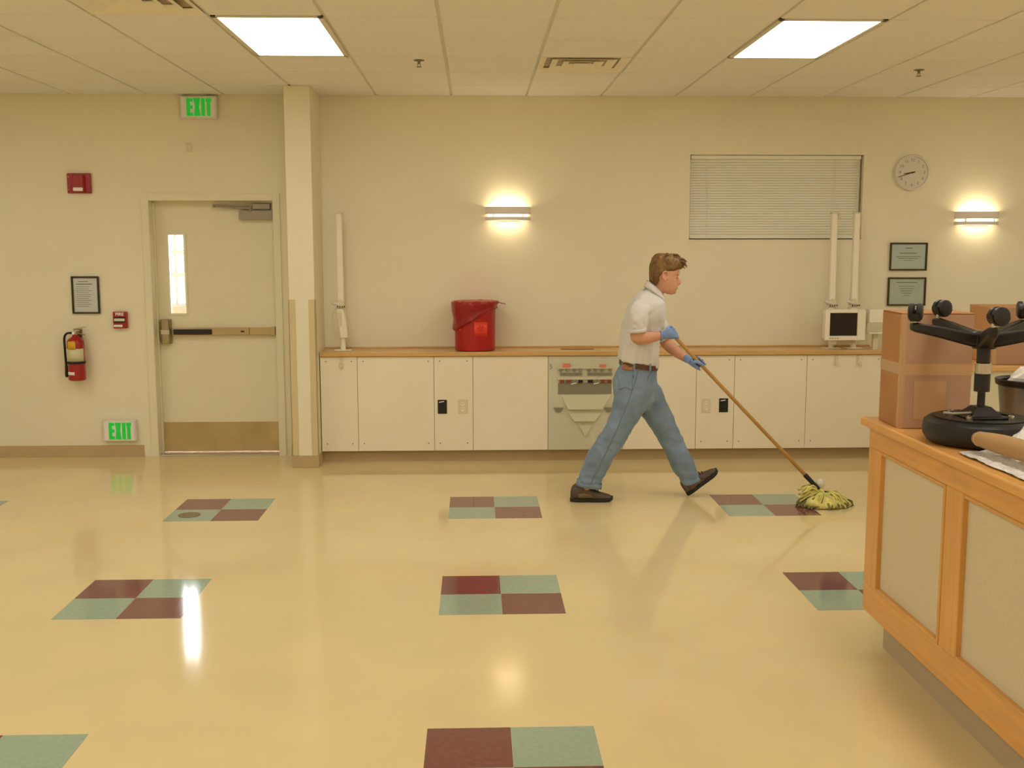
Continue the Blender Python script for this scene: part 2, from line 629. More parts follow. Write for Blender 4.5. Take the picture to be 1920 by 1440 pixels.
# ------------------------------------------------------------------ exit door
DR = .115                      # leaf set back from the wall face
dr = empty('door_1', ((DX0 + DX1) / 2, D, 0))
tag(dr, 'cream exit door with narrow glass, push bar and metal kick plate', 'door', kind='structure')
hx = (DX1 - DX0) / 2
f = MB()
fw = .056
for sx in (-1, 1):
    a, b = sorted((sx * (hx), sx * (hx + fw)))
    f.box((a, -.012, 0), (b, 0, DZ + fw))
    a, b = sorted((sx * (hx - .004), sx * hx))
    f.box((a, -.012, 0), (b, .2, DZ))
    a, b = sorted((sx * (hx - .018), sx * (hx - .004)))
    f.box((a, DR - .03, 0), (b, DR, DZ - .004))
f.box((-hx, -.012, DZ), (hx, 0, DZ + fw))
f.box((-hx, -.012, DZ - .004), (hx, .2, DZ))
f.box((-hx, DR - .03, DZ - .018), (hx, DR, DZ - .004))
f.build('door_frame', M['doorp'], dr, bevel=.002)
# leaf with lite opening
lx0, lx1, lz0, lz1 = -2.545 + 2.156, -2.412 + 2.156, 1.19, 1.845
lf = MB()
yl0, yl1 = DR, DR + .045
X0, X1, Z0, Z1 = -hx + .006, hx - .006, .02, DZ - .006
for a, b, c, d in ((X0, lx0, Z0, Z1), (lx1, X1, Z0, Z1), (lx0, lx1, Z0, lz0), (lx0, lx1, lz1, Z1)):
    lf.box((a, yl0, c), (b, yl1, d))
leaf = lf.build('door_leaf', M['doorp'], dr)
lt = MB()
for a, b, c, d in ((lx0 - .016, lx0 + .004, lz0 - .016, lz1 + .016), (lx1 - .004, lx1 + .016, lz0 - .016, lz1 + .016),
                   (lx0 + .004, lx1 - .004, lz0 - .016, lz0 + .004), (lx0 + .004, lx1 - .004, lz1 - .004, lz1 + .016)):
    lt.box((a, yl0 - .006, c), (b, yl0, d))
lt.build('glazing_bead', M['doorp'], leaf, bevel=.001)
MB().box((lx0, yl0 + .02, lz0), (lx1, yl0 + .026, lz1)).build('glass_pane', glass_mat('door_glass'), leaf)
MB().box((X0 + .012, yl0 - .002, .022), (X1 - .01, yl0, .272)).build('kick_plate', M['kick'], leaf)
MB().box((-hx, -.005, 0), (hx, .2, .012)).build('threshold', M['chrome'], dr, bevel=.003)
# push bar
bar = MB().box((-hx + .14, yl0 - .045, 1.012), (hx - .03, yl0 - .004, 1.072)).build('push_bar', M['kick'], dr, bevel=.004)
MB().box((-hx + .145, yl0 - .062, 1.018), (-hx + .46, yl0 - .044, 1.062)).build('black_touch_bar', M['black'], bar, bevel=.004)
MB().box((hx - .24, yl0 - .047, 1.014), (hx - .236, yl0 - .0445, 1.07)).box((hx - .31, yl0 - .048, 1.036), (hx - .28, yl0 - .045, 1.048)).build('bar_detail', M['black'], bar)
MB().box((hx - .06, yl0 - .05, 1.006), (hx - .025, yl0 - .002, 1.078)).build('end_cap', M['kick'], bar, bevel=.004)
cs = MB()
cs.loft([[(x, y, z) for x, y in ((-hx + .035, yl0), (-hx + .035, yl0 - .05), (-hx + .052, yl0 - .068), (-hx + .105, yl0 - .068), (-hx + .12, yl0 - .05), (-hx + .12, yl0))] for z in (.94, .945, 1.14, 1.145)])
latch = cs.build('latch_case', M['steel'], dr, bevel=.004)
MB().box((-hx + .045, yl0 - .078, 1.02), (-hx + .118, yl0 - .064, 1.06)).build('latch_cover', M['chrome'], latch, bevel=.003)
# closer
clo = MB().box((-1.945 + 2.156, yl0 - .055, 1.965), (-1.672 + 2.156, yl0, 2.04)).build('door_closer', M['alum'], dr, bevel=.004)
MB().box((-1.83 + 2.156, yl0 - .05, 2.052), (-1.69 + 2.156, yl0 - .004, 2.098)).build('closer_bracket', M['alum'], clo, bevel=.003)
MB().tube([(-1.845 + 2.156, yl0 - .045, 2.056), (-2.14 + 2.156, yl0 - .06, 2.075)], .009, 8).tube([(-1.86 + 2.156, yl0 - .06, 2.076), (-2.14 + 2.156, yl0 - .075, 2.084)], .006, 8).build('closer_arm', M['alum'], clo, smooth=True)
MB().lathe([(0, -.014), (.014, -.014), (.014, .012), (0, .012)], c=(-2.14 + 2.156, yl0 - .066, 2.078), n=12).lathe([(0, -.01), (.012, -.01), (.012, .03), (0, .03)], c=(-1.85 + 2.156, yl0 - .05, 2.04), n=12).build('closer_pivot', M['sagedk'], clo)
for hz in (.25, 1.1, 1.9):
    MB().lathe([(0, 0), (.008, 0), (.008, .11), (0, .11)], c=(hx - .004, DR - .004, hz), n=10).build('hinge', M['steel'], dr)

# vestibule seen through the door glass
vs = MB()
V1 = 11.55
vs.box((-5.2, D + TH, -.12), (-.6, V1 + .1, 0))
o = vs.build('floor_vestibule', M['outw']); tag(o, 'pale floor of the small entrance lobby behind the exit door', 'floor', kind='structure')
o = MB().box((-5.2, D + TH, 3.5), (-.6, V1 + .1, 3.62)).build('ceiling_vestibule', M['outw']); tag(o, 'pale ceiling of the entrance lobby behind the exit door', 'ceiling', kind='structure')
o = MB().box((-5.3, D + TH, 0), (-5.2, V1 + .1, 3.5)).build('wall_vestibule_left', M['outw']); tag(o, 'pale left side wall of the entrance lobby', 'wall', kind='structure')
o = MB().box((-.6, D + TH, 0), (-.5, V1 + .1, 3.5)).build('wall_vestibule_right', M['outw']); tag(o, 'pale right side wall of the entrance lobby', 'wall', kind='structure')
wn = empty('window_2', (-2.9, V1 - .1, 0))
tag(wn, 'bright glazed entrance front with slim grey bars seen through the door glass', 'window', kind='structure')
for x in (-2.25, -1.42, -.232, -.125, .62, 1.45, 2.25):
    w_ = .011 if x == -.232 else .024
    MB().box((x - w_, -.03, 1.13), (x + w_, .03, 3.5)).build('mullion', M['bar'], wn)
for z in (1.13, 1.455, 1.69, 2.75):
    MB().box((-2.3, -.035, z - .022), (2.3, .035, z + .022)).build('transom', M['bar'], wn)
MB().box((-2.3, -.05, 0), (2.3, .09, 1.11)).build('low_wall', M['brick'], wn)
MB().box((-2.3, -.004, 1.13), (2.3, .004, 3.5)).build('pane', glass_mat('door_glass'), wn)

# ------------------------------------------------------------------ window with blind
wn = empty('window_1', ((WX0 + WX1) / 2, D, WZ0))
tag(wn, 'wide recessed window high above the counter, closed off by a blind', 'window', kind='structure')
ww, wh = (WX1 - WX0) / 2, WZ1 - WZ0
f = MB()
for a, b, c, d in ((-ww, -ww + .04, 0, wh), (ww - .04, ww, 0, wh), (-ww, ww, 0, .04), (-ww, ww, wh - .04, wh)):
    f.box((a, .11, c), (b, .155, d))
f.build('frame', M['alum'], wn)
MB().box((-ww + .04, .13, .04), (ww - .04, .136, wh - .04)).build('pane', M['blackm'], wn)
MB().box((-ww, -.004, -.006), (ww, .11, .004)).build('sill', M['wall'], wn, bevel=.002)
bl = empty('venetian_blind', ((WX0 + WX1) / 2, D + .052, WZ0 + .006))
tag(bl, 'closed pale green grey venetian blind filling the high window', 'blind')
bw = ww - .012
MB().box((-bw, -.02, wh - .04), (bw, .02, wh - .009)).build('head_rail', M['blind'], bl, bevel=.003)
MB().box((-bw, -.012, .006), (bw, .012, .024)).build('bottom_rail', M['blind'], bl, bevel=.003)
sm_ = MB()
ca, sa = math.cos(math.radians(68)), math.sin(math.radians(68))
prof = []
for k in range(5):
    u = (k / 4 - .5) * .026
    bow = .0016 * (1 - (2 * k / 4 - 1) ** 2)
    prof.append((u * ca - bow * sa, u * sa + bow * ca))
ringA = [(p[0], p[1]) for p in prof] + [(p[0] + .0006, p[1]) for p in reversed(prof)]
sm_.loft([[(x, -a if False else a, z) for a, z in ringA] for x in (-bw, bw)])
slat_me = sm_.mesh('slat')
slat_me.materials.append(M['blind'])
ns = 30
for k in range(ns):
    link('slat', slat_me, None, bl, (0, 0, .036 + (wh - .088) * k / (ns - 1)))
for x in (-.57, .5):
    for dy in (-.0132,):
        MB().box((x - .0025, dy, .02), (x + .0025, dy + .001, wh - .04)).build('ladder_cord', M['white'], bl)
MB().tube([(bw - .02, -.024, wh - .05), (bw - .022, -.026, wh - .5)], .004, 8).build('tilt_wand', M['white'], bl)

# ------------------------------------------------------------------ wall things
def letters_exit(w_, h):
    """four block letters E X I T, total width w_, height h, centred, in the xz plane"""
    mb = MB()
    s = h * .2
    lw = w_ * .25
    x = -w_ / 2
    z0, z1 = -h / 2, h / 2
    y0, y1 = -.003, 0
    mb.box((x, y0, z0), (x + s, y1, z1))
    for za in (z0, -s * .45, z1 - s):
        mb.box((x + s, y0, za), (x + lw, y1, za + s * .9))
    x += lw + w_ * .035
    lx = w_ * .27
    q = s * 1.1
    mb.prism([(x, z0), (x + q, z0), (x + lx, z1), (x + lx - q, z1)], y0, y1)
    mb.prism([(x + lx - q, z0), (x + lx, z0), (x + q, z1), (x, z1)], y0 - .0004, y1)
    x += lx + w_ * .04
    mb.box((x, y0, z0), (x + s, y1, z1))
    x += s + w_ * .035
    lt = w_ / 2 - x
    mb.box((x + lt / 2 - s / 2, y0, z0), (x + lt / 2 + s / 2, y1, z1 - s))
    mb.box((x, y0, z1 - s), (x + lt, y1, z1))
    return mb

def exit_sign(x0, x1, z0, z1, label, canopy):
    r = empty('exit_sign', ((x0 + x1) / 2, D, z0))
    w_, h = x1 - x0, z1 - z0
    MB().box((-w_ / 2, -.045, 0), (w_ / 2, 0, h)).build('housing', M['white'], r, bevel=.012, segs=3)
    MB().box((-w_ / 2 + .02, -.0465, .016), (w_ / 2 - .02, -.044, h - .016)).build('face_plate', M['paper'], r)
    o = letters_exit(w_ * .66, h * .76).build('letters', M['exitg'], r, loc=(.008, -.047, h / 2))
    if canopy:
        MB().box((-.07, -.04, h), (.07, -.005, h + .011)).build('canopy', M['alum'], r)
    tag(r, label, 'exit sign')
exit_sign(-2.368, -2.068, 2.764, 2.948, 'white exit sign with green letters mounted high above the door', True)
exit_sign(-3.106, -2.826, .134, .319, 'white exit sign with green letters mounted low above the baseboard', False)

# fire alarm strobe
r = empty('fire_alarm_strobe', (-3.2, D, 2.174))
MB().box((-.094, -.03, 0), (.094, 0, .16)).build('base_plate', M['red'], r, bevel=.006)
MB().loft([[(-.05, -.03, .012), (.055, -.03, .012), (.055, -.03, .15), (-.05, -.03, .15)], [(-.036, -.062, .02), (.042, -.062, .02), (.042, -.062, .142), (-.036, -.062, .142)]]).build('horn_cover', M['red'], r, bevel=.004)
MB().box((-.032, -.082, .016), (.044, -.06, .044)).build('strobe_lens', M['paper'], r, bevel=.006)
MB().box((-.006, -.066, .06), (.016, -.061, .13)).build('strobe_ridge', M['red'], r, bevel=.002)
for z in (.03, .13):
    MB().lathe([(0, -.033), (.004, -.033), (.004, -.029), (0, -.029)], c=(-.08, 0, z), axis='y', n=8).build('screw', M['chrome'], r)
tag(r, 'red fire alarm horn strobe high on the wall left of the door', 'fire alarm')

# small cover plate
r = empty('wall_sensor', (-2.311, D, 2.507))
MB().box((-.021, -.014, 0), (.021, 0, .07)).build('plate', M['ivory2'], r, bevel=.004)
MB().box((-.012, -.018, .02), (.012, -.013, .05)).build('sensor_window', M['white'], r, bevel=.003)
tag(r, 'tiny cream wall sensor below the high exit sign', 'sensor')

def framed(name, x0, x1, z0, z1, fm, pm, bars, label, cat, fwid=.014):
    r = empty(name, ((x0 + x1) / 2, D, z0))
    w_, h = (x1 - x0) / 2, z1 - z0
    f = MB()
    for a, b, c, d in ((-w_, -w_ + fwid, 0, h), (w_ - fwid, w_, 0, h), (-w_ + fwid, w_ - fwid, 0, fwid), (-w_ + fwid, w_ - fwid, h - fwid, h)):
        f.box((a, -.022, c), (b, 0, d))
    f.build('frame', fm, r, bevel=.003)
    MB().box((-w_ + fwid, -.008, fwid), (w_ - fwid, -.002, h - fwid)).build('document', pm, r)
    pr = MB()
    for (u0, u1, v, t) in bars:
        pr.box((-w_ + fwid + u0 * 2 * (w_ - fwid), -.0088, h * v - t / 2), (-w_ + fwid + u1 * 2 * (w_ - fwid), -.0078, h * v + t / 2))
    pr.build('print', M['ink'], r)
    MB().box((-w_ + fwid, -.0135, fwid), (w_ - fwid, -.012, h - fwid)).build('glass', glass_mat('picture_glass'), r)
    tag(r, label, cat)
bars = [(.2, .62, .86, .006), (.12, .78, .79, .008)] + [(.1, random.uniform(.6, .85), .72 - .052 * k, .0035) for k in range(11)]
framed('framed_notice', -3.308, -3.085, 1.199, 1.505, M['frame'], M['paper'], bars, 'black framed white printed notice on the wall above the extinguisher', 'notice')
cb = [(.42, .6, .8, .008), (.25, .75, .62, .007), (.15, .85, .5, .005), (.2, .8, .43, .005), (.35, .65, .36, .004)]
framed('framed_certificate', 3.468, 3.784, 1.542, 1.774, M['frameb'], M['paperg'], cb, 'framed sage green certificate, the upper of the pair under the clock', 'certificate', .013)
cb = [(.2, .8, .82, .007), (.28, .72, .68, .005), (.3, .7, .6, .005), (.33, .67, .52, .005), (.36, .64, .44, .005), (.4, .6, .36, .004)]
framed('framed_certificate', 3.462, 3.786, 1.247, 1.485, M['frameb'], M['paperg'], cb, 'framed sage green certificate, the lower of the pair above the cardboard box', 'certificate', .013)

# pull station
r = empty('fire_pull_station', (-2.92, D, 1.079))
MB().box((-.056, -.04, 0), (.056, 0, .137)).build('case', M['red'], r, bevel=.005)
MB().box((-.044, -.046, .048), (.044, -.039, .094)).build('recess', M['blackm'], r, bevel=.002)
MB().box((-.042, -.056, .06), (.042, -.042, .082)).build('pull_handle', M['white'], r, bevel=.003)
MB().box((-.05, -.044, .012), (.02, -.039, .03)).build('white_stripe', M['paper'], r)
text('lettering', 'FIRE', .034, M['paper'], r, (0, -.041, .116), xs=1.1, bold=.0008)
tag(r, 'red fire alarm pull station beside the door frame', 'pull station')

# fire extinguisher
r = empty('fire_extinguisher', (-3.272, D - .085, .656))
MB().lathe([(0, 0), (.055, 0), (.068, .008), (.068, .3), (.064, .325), (.05, .345), (.028, .358), (.022, .365), (.022, .385), (0, .385)], n=32).build('cylinder', M['red'], r, smooth='auto')
MB().lathe([(.0688, .16), (.0692, .16), (.0692, .265), (.0688, .265)], n=24, a0=-2.75, a1=-.25, caps=False).build('cream_label', M['creaml'], r, smooth=True)
MB().lathe([(.0690, .258), (.0696, .258), (.0696, .302), (.066, .326), (.0650, .326)], n=14, a0=-2.3, a1=-1.25, caps=False).build('yellow_label', M['yellow'], r, smooth=True)
MB().lathe([(.069, .05), (.0693, .05), (.0693, .075), (.069, .075)], n=12, a0=-2.6, a1=-1.5, caps=False).build('white_sticker', M['paper'], r, smooth=True)
MB().lathe([(.0695, .14), (.0715, .14), (.0715, .16), (.0695, .16)], n=32, caps=False).build('strap', M['blackm'], r)
MB().box((-.018, -.02, .375), (.02, .02, .405)).box((-.01, -.012, .405), (.04, .012, .413)).build('valve', M['steel'], r, bevel=.003)
MB().hexa([(-.012, -.012, .418), (.085, -.012, .436), (.085, .012, .436), (-.012, .012, .418), (-.012, -.012, .424), (.085, -.012, .442), (.085, .012, .442), (-.012, .012, .424)]).hexa([(.0, -.01, .395), (.08, -.01, .372), (.08, .01, .372), (0, .01, .395), (0, -.01, .402), (.08, -.01, .379), (.08, .01, .379), (0, .01, .402)]).build('lever_handle', M['steel'], r)
MB().tube([(-.015, -.01, .39), (-.06, -.012, .388), (-.086, -.005, .35), (-.088, 0, .25), (-.084, 0, .12)], .009, 10, k=4).build('hose', M['blackm'], r, smooth=True)
MB().tube([(-.084, 0, .12), (-.083, 0, .04)], [.011, .015], 10).build('nozzle', M['black'], r, smooth=True)
MB().box((-.03, .066, .1), (.03, .085, .42)).build('wall_bracket', M['steel'], r)
MB().lathe([(0, -.025), (.012, -.025), (.012, -.02), (0, -.02)], c=(-.005, 0, .39), axis='y', n=12).build('gauge', M['paper'], r)
tag(r, 'red fire extinguisher with yellow and cream label hung on wall', 'fire extinguisher')

# clock
r = empty('wall_clock', (3.619, D, 2.349))
R_ = .148
MB().lathe([(0, 0), (R_, 0), (R_, -.03), (R_ - .006, -.038), (R_ - .016, -.038), (R_ - .018, -.026), (0, -.026)], axis='y', n=48).build('case', M['clockr'], r, smooth='auto')
MB().lathe([(0, -.0275), (R_ - .019, -.0275), (R_ - .019, -.026), (0, -.026)], axis='y', n=48).build('face', M['clockf'], r)
for k in range(1, 13):
    a = 2 * PI * k / 12
    text('numeral', str(k), .034, M['ink'], r, (math.sin(a) * .102, -.0282, math.cos(a) * .102), depth=.001)
def hand(name, ang, ln, tail, wd, y, m):
    mb = MB().prism([(-wd, -tail), (wd, -tail), (wd * .6, ln), (-wd * .6, ln)], y, y + .001)
    o = mb.build(name, m, r)
    o.rotation_euler = (0, math.radians(ang), 0)
hand('hour_hand', 261, .07, .02, .0052, -.0300, M['inkd'])
hand('minute_hand', 252, .122, .025, .0038, -.0316, M['inkd'])
hand('second_hand', 72, .04, .1, .0010, -.0330, M['redink'])
MB().lathe([(0, -.034), (.007, -.034), (.007, -.028), (0, -.028)], axis='y', n=14).build('hand_hub', M['inkd'], r)
tag(r, 'round white wall clock with black hands right of the blind', 'clock')

# sconces
def sconce():
    r = empty('wall_sconce')
    W, DP = .185, .10
    def band(z0, z1, th=.004, out=1.):
        mb = MB()
        rings = []
        n = 24
        for rr, z in ((0, z0), (0, z1), (th, z1), (th, z0), (0, z0)):
            rings.append([(-(W * out - rr) * math.cos(PI * k / n), -(DP * out - rr) * math.sin(PI * k / n), z) for k in range(n + 1)])
        mb.loft(rings, caps=False, closed=False)
        return mb
    band(.062, .122).build('upper_band', M['sconce'], r, smooth='auto')
    band(.012, .040).build('lower_band', M['sconce'], r, smooth='auto')
    band(.036, .066, .003, .9).build('lens', M['slens'], r, smooth='auto')
    MB().box((-.1, -.012, .01), (.1, 0, .115)).build('back_plate', M['white'], r, bevel=.002)
    for x in (-.12, .12):
        MB().box((x - .004, -.075, .03), (x + .004, -.003, .07)).build('strut', M['white'], r)
    MB().tube([(-.085, -.042, .088), (.085, -.042, .088)], .02, 12).build('lamp', M['lamp'], r, smooth=True)
    return r
s0 = sconce()
s0.location = (.268, D, 1.945)
tag(s0, 'lit curved wall sconce above the counter with the red bin', 'wall sconce', 'lit wall sconces')
s1 = copy_tree(s0)
s1.location = (4.19, D, 1.908)
tag(s1, 'lit curved wall sconce right of the clock and certificates', 'wall sconce', 'lit wall sconces')

# ------------------------------------------------------------------ counter along the wall
YF = 8.62
cab = empty('base_cabinet', (1.03, YF, 0))
tag(cab, 'long cream base cabinet with screwed access panels under the wood counter', 'cabinet')
x0c, x1c = -1.2505, 3.33
MB().box((x0c - 1.03, .016, .097), (x1c - 1.03, D - YF - .002, .868)).build('carcass', M['seam'], cab)
MB().box((x0c - 1.03, .06, 0), (x1c - 1.03, D - YF - .002, .097)).build('toe_kick', M['base'], cab)
seams = [-1.2505, -.953, -.339, -.025, .583, 1.197, 1.791, 2.102, 2.695, 3.33]
scr = MB().lathe([(0, -.0025), (.003, -.0025), (.0055, -.0005), (.0055, .001), (0, .001)], axis='y', n=10).mesh('screw')
scr.materials.append(M['sagedk'])
for i in range(len(seams) - 1):
    if i == 4:
        continue
    a, b = seams[i] + .0015, seams[i + 1] - .0015
    p = MB().box((a - 1.03, 0, .099), (b - 1.03, .016, .866)).build('panel', M['lam'], cab, bevel=.0015)
    if i not in (3, 5):
        for sx in (a + .045, b - .045):
            for sz in (.16, .83):
                link('screw', scr, None, p, (sx - 1.03, 0, sz))
ct = empty('countertop', (1.03, YF, .868))
tag(ct, 'long wooden countertop running along the wall under the sconce', 'countertop')
MB().box((x0c - 1.03, -.02, .002), (x1c - 1.03, D - YF - .002, .037)).build('top_board', M['oak'], ct, bevel=.006, segs=3)
MB().box((x0c - 1.03, D - YF - .014, .037), (x1c - 1.03, D - YF - .002, .05)).build('back_strip', M['oak'], ct, bevel=.002)
MB().box((.77 - 1.03 - .07, .14, .0365), (.77 - 1.03 + .20, .21, .0385)).build('cable_slot', M['belt'], ct)

def outlet(x, z, dark, label):
    r = empty('power_outlet', (x, YF, z))
    MB().box((-.037, -.006, -.057), (.037, -.0005, .057)).build('cover_plate', M['black'] if dark else M['ivory2'], r, bevel=.003)
    for dz in (.021, -.021):
        MB().lathe([(0, -.009), (.016, -.009), (.017, -.006), (0, -.006)], c=(0, 0, dz), axis='y', n=18).build('socket', M['blackm'] if dark else M['ivory'], r)
        q = MB()
        for sx in (-.006, .006):
            q.box((sx - .0012, -.0095, dz - .002), (sx + .0012, -.0088, dz + .007))
        q.build('slot', M['seam'], r)
    if dark:
        MB().hexa([(-.026, -.0075, .034), (.014, -.0075, .04), (.014, -.006, .04), (-.026, -.006, .034), (-.026, -.0075, .041), (.014, -.0075, .047), (.014, -.006, .047), (-.026, -.006, .041)]).build('white_tag', M['paper'], r)
    tag(r, label, 'outlet')
outlet(-.273, .459, True, 'black power outlet with white tag below the red bin')
outlet(-.107, .459, False, 'ivory power outlet beside the black one below the red bin')
outlet(1.873, .455, False, 'ivory power outlet on the cabinet just ahead of the walking person')
outlet(2.017, .458, True, 'black power outlet with white tag behind the mop handle')

# service panel with knobs and ports
sp = empty('service_panel', (.89, YF, .099))
tag(sp, 'sage grey utility panel with knobs, ports and stepped hoppers in cabinet', 'utility panel')
# layout of the panel face in its own drawing units (4.3 mm each)
def sx_(px): return .583 + (px - 1027.5) / 141.5 * .614 - .89
def sz_(py): return .508 - (py - 750) * .0043 - .099
MB().box((-.3055, -.004, 0), (.3055, .0155, .767)).build('plate', M['sage'], sp, bevel=.0015)
text('number', '5', .056, M['ink'], sp, (sx_(1032.5), -.0052, sz_(687)), depth=.001)
MB().box((sx_(1045), -.018, sz_(690.5)), (sx_(1147), -.004, sz_(686))).build('upper_rail', M['saged'], sp, bevel=.002)
for px in (1051, 1063, 1076, 1087, 1104, 1115.5, 1128.5, 1143):
    MB().lathe([(0, -.03), (.012, -.03), (.014, -.012), (.014, -.004), (0, -.004)], c=(sx_(px), 0, sz_(693)), axis='y', n=12).build('knob', M['sagedk'], sp, smooth='auto')
for a, b in ((1050, 1091), (1101, 1147)):
    MB().box((sx_(a), -.012, sz_(703)), (sx_(b), -.004, sz_(698.5))).build('label_strip', M['sagedk'], sp)
MB().box((sx_(1045), -.022, sz_(711)), (sx_(1147), -.004, sz_(706))).build('port_rail', M['saged'], sp, bevel=.002)
pc = ['brownp', 'brownp', 'sagedk', 'blackm', 'blackm', 'sagedk', 'brownp', 'brownp']
for px, k in zip((1053, 1065, 1076.5, 1088, 1106, 1117, 1129.5, 1141.5), pc):
    MB().box((sx_(px - 4.2), -.02, sz_(717)), (sx_(px + 4.2), -.004, sz_(711))).build('port', M[k], sp, bevel=.002)
for px in (1075, 1117):
    MB().hexa([(sx_(px - 5), -.024, sz_(720)), (sx_(px + 5), -.024, sz_(718)), (sx_(px + 5), -.022, sz_(718)), (sx_(px - 5), -.022, sz_(720)), (sx_(px - 5), -.024, sz_(718)), (sx_(px + 5), -.024, sz_(716)), (sx_(px + 5), -.022, sz_(716)), (sx_(px - 5), -.022, sz_(718))]).build('white_label', M['paper'], sp)
MB().box((sx_(1061.5 - 7), -.02, sz_(688)), (sx_(1061.5 + 7), -.018, sz_(680))).build('orange_tag', M['pinkt'], sp)
MB().box((sx_(1129 - 6.5), -.02, sz_(688)), (sx_(1129 + 6.5), -.018, sz_(682))).build('orange_tag', M['pinkt'], sp)
MB().box((sx_(1046), -.009, sz_(738.5)), (sx_(1146), -.004, sz_(717))).build('shadow_box', M['sagedk'], sp, bevel=.002)
def hopper(xa, xb, za, xc, xd, zb, out):
    mb = MB()
    top = [(xa, -.004, za), (xb, -.004, za)]
    bot = [(xc, -.004 - out, zb), (xd, -.004 - out, zb)]
    lip = [(xc, -.004, zb - .004), (xd, -.004, zb - .004)]
    i = 0
    mb.v = top + bot + lip
    mb.f = [(0, 2, 3, 1), (2, 4, 5, 3), (0, 4, 2), (1, 3, 5), (0, 1, 5, 4)]
    mb.build('hopper', M['saged'], sp)
hopper(sx_(1052), sx_(1146), sz_(740), sx_(1065), sx_(1129), sz_(767), .03)
hopper(sx_(1064), sx_(1130), sz_(771), sx_(1077), sx_(1114), sz_(790), .026)
hopper(sx_(1083), sx_(1112), sz_(794), sx_(1096.5), sx_(1098.5), sz_(817), .02)
for px in (1047, 1141.5):
    MB().prism([(sx_(px - 9), sz_(764)), (sx_(px - 4), sz_(773)), (sx_(px + 4), sz_(773)), (sx_(px + 9), sz_(764))], -.016, -.004).build('finger_pull', M['sagedk'], sp)

# ------------------------------------------------------------------ articulated arms standing on the counter
def arm(flip=1):
    r = empty('equipment_arm')
    MB().box((-.068, -.05, 0), (.068, .05, .007)).build('base_plate', M['ivory'], r, bevel=.002)
    MB().lathe([(0, .007), (.024, .007), (.022, .012), (.022, .13), (0, .13)], n=18).build('post', M['ivory'], r, smooth='auto')
    a = MB().hexa([(-.02, -.03, .1), (.045, -.03, .1), (.045, .03, .1), (-.02, .03, .1), (-.052, -.026, .345), (.02, -.026, .345), (.02, .026, .345), (-.052, .026, .345)])
    o = a.build('lower_arm', M['ivory'], r, bevel=.012, segs=3)
    MB().box((-.032, -.0325, .2), (-.002, -.0295, .31)).build('arm_inset', M['ivory2'], o)
    j = MB().lathe([(0, -.04), (.03, -.04), (.034, -.03), (.034, .03), (.03, .04), (0, .04)], c=(-.012, 0, .378), axis='y', n=18).build('joint', M['ivory2'], r, smooth='auto')
    MB().tube([(-.02, -.03, .372), (-.075 * flip, -.045, .39)], [.013, .011], 8).build('wing_knob', M['white'], j, smooth=True)
    t = MB()
    for k in range(4):
        t.box((-.036 + k * .018, -.044, .352), (-.028 + k * .018, -.036, .364))
    t.build('clamp_teeth', M['frame'], j)
    u = MB().hexa([(-.038, -.026, .395), (.016, -.026, .395), (.016, .026, .395), (-.038, .026, .395), (-.036, -.022, 1.105), (.012, -.022, 1.105), (.012, .022, 1.105), (-.036, .022, 1.105)]).build('upper_arm', M['ivory'], r, bevel=.01, segs=3)
    MB().tube([(.01 * flip, 0, 1.095), (.024 * flip, -.004, 1.1), (.026 * flip, -.006, 1.06)], .007, 8).build('end_hook', M['ivory2'], u, smooth=True)
    MB().box((-.04, -.026, 1.1), (.016, .026, 1.112)).build('end_cap', M['ivory2'], u, bevel=.003)
    MB().tube([(-.03, -.03, .37), (-.072, -.034, .3), (-.066, -.036, .2), (-.045, -.036, .12), (0, -.034, .105)], .0045, 8, k=5).build('cable', M['ivory2'], r, smooth=True)
    MB().tube([(.01, -.03, .35), (.05, -.036, .24), (.066, -.038, .16), (.045, -.036, .08)], .0045, 8, k=5).build('cable', M['ivory2'], r, smooth=True)
    ub = MB().box((-.011, -.162, -.108), (.011, -.152, -.045)).lathe([(0, -.172), (.016, -.172), (.018, -.158), (0, -.158)], c=(0, 0, -.105), axis='y', n=12)
    ub.build('underside_clamp', M['ivory2'], r)
    return r
a0 = arm(1)
a0.location = (-1.08, 8.76, .906)
tag(a0, 'ivory folded equipment arm standing on the counter beside the column', 'equipment arm', 'ivory equipment arms')
a1 = copy_tree(a0)
a1.location = (2.935, 8.765, .906)
a1.rotation_euler = (0, 0, 0)
tag(a1, 'ivory folded equipment arm rising behind the small monitor', 'equipment arm', 'ivory equipment arms')
a2 = copy_tree(a0)
a2.location = (3.12, 8.765, .906)
tag(a2, 'ivory folded equipment arm next to the framed certificates', 'equipment arm', 'ivory equipment arms')

# small monitor
r = empty('small_monitor', (3.0, 8.7, .985))
f = MB()
W2, H = .166, .25
for a, b, c, d in ((-W2, -.126, 0, H), (.10, W2, 0, H), (-.126, .10, 0, .036), (-.126, .10, .222, H)):
    f.box((a, -.075, c), (b, -.05, d))
f.build('bezel', M['ivory'], r, bevel=.004)
MB().box((-W2 + .006, -.05, .006), (W2 - .006, .02, H - .006)).build('case', M['ivory'], r, bevel=.012)
MB().box((-.128, -.062, .034), (.102, -.051, .224)).build('screen', M['screen'], r)
for x in (-.12, -.1, -.08, -.06):
    MB().box((x - .005, -.078, .014), (x + .005, -.074, .02)).build('button', M['sagedk'], r)
MB().box((-.1, -.02, -.04), (-.05, .02, .008)).build('mount_foot', M['ivory'], r, bevel=.004)
tag(r, 'small ivory monitor with dark screen mounted above the counter', 'monitor')
r = empty('instrument_tray', (3.275, 8.70, .935))
MB().box((-.075, -.06, .1), (.085, .06, .112)).build('shelf', M['ivory'], r, bevel=.003)
MB().box((-.075, -.06, .19), (.085, .06, .3)).build('unit', M['ivory'], r, bevel=.006)
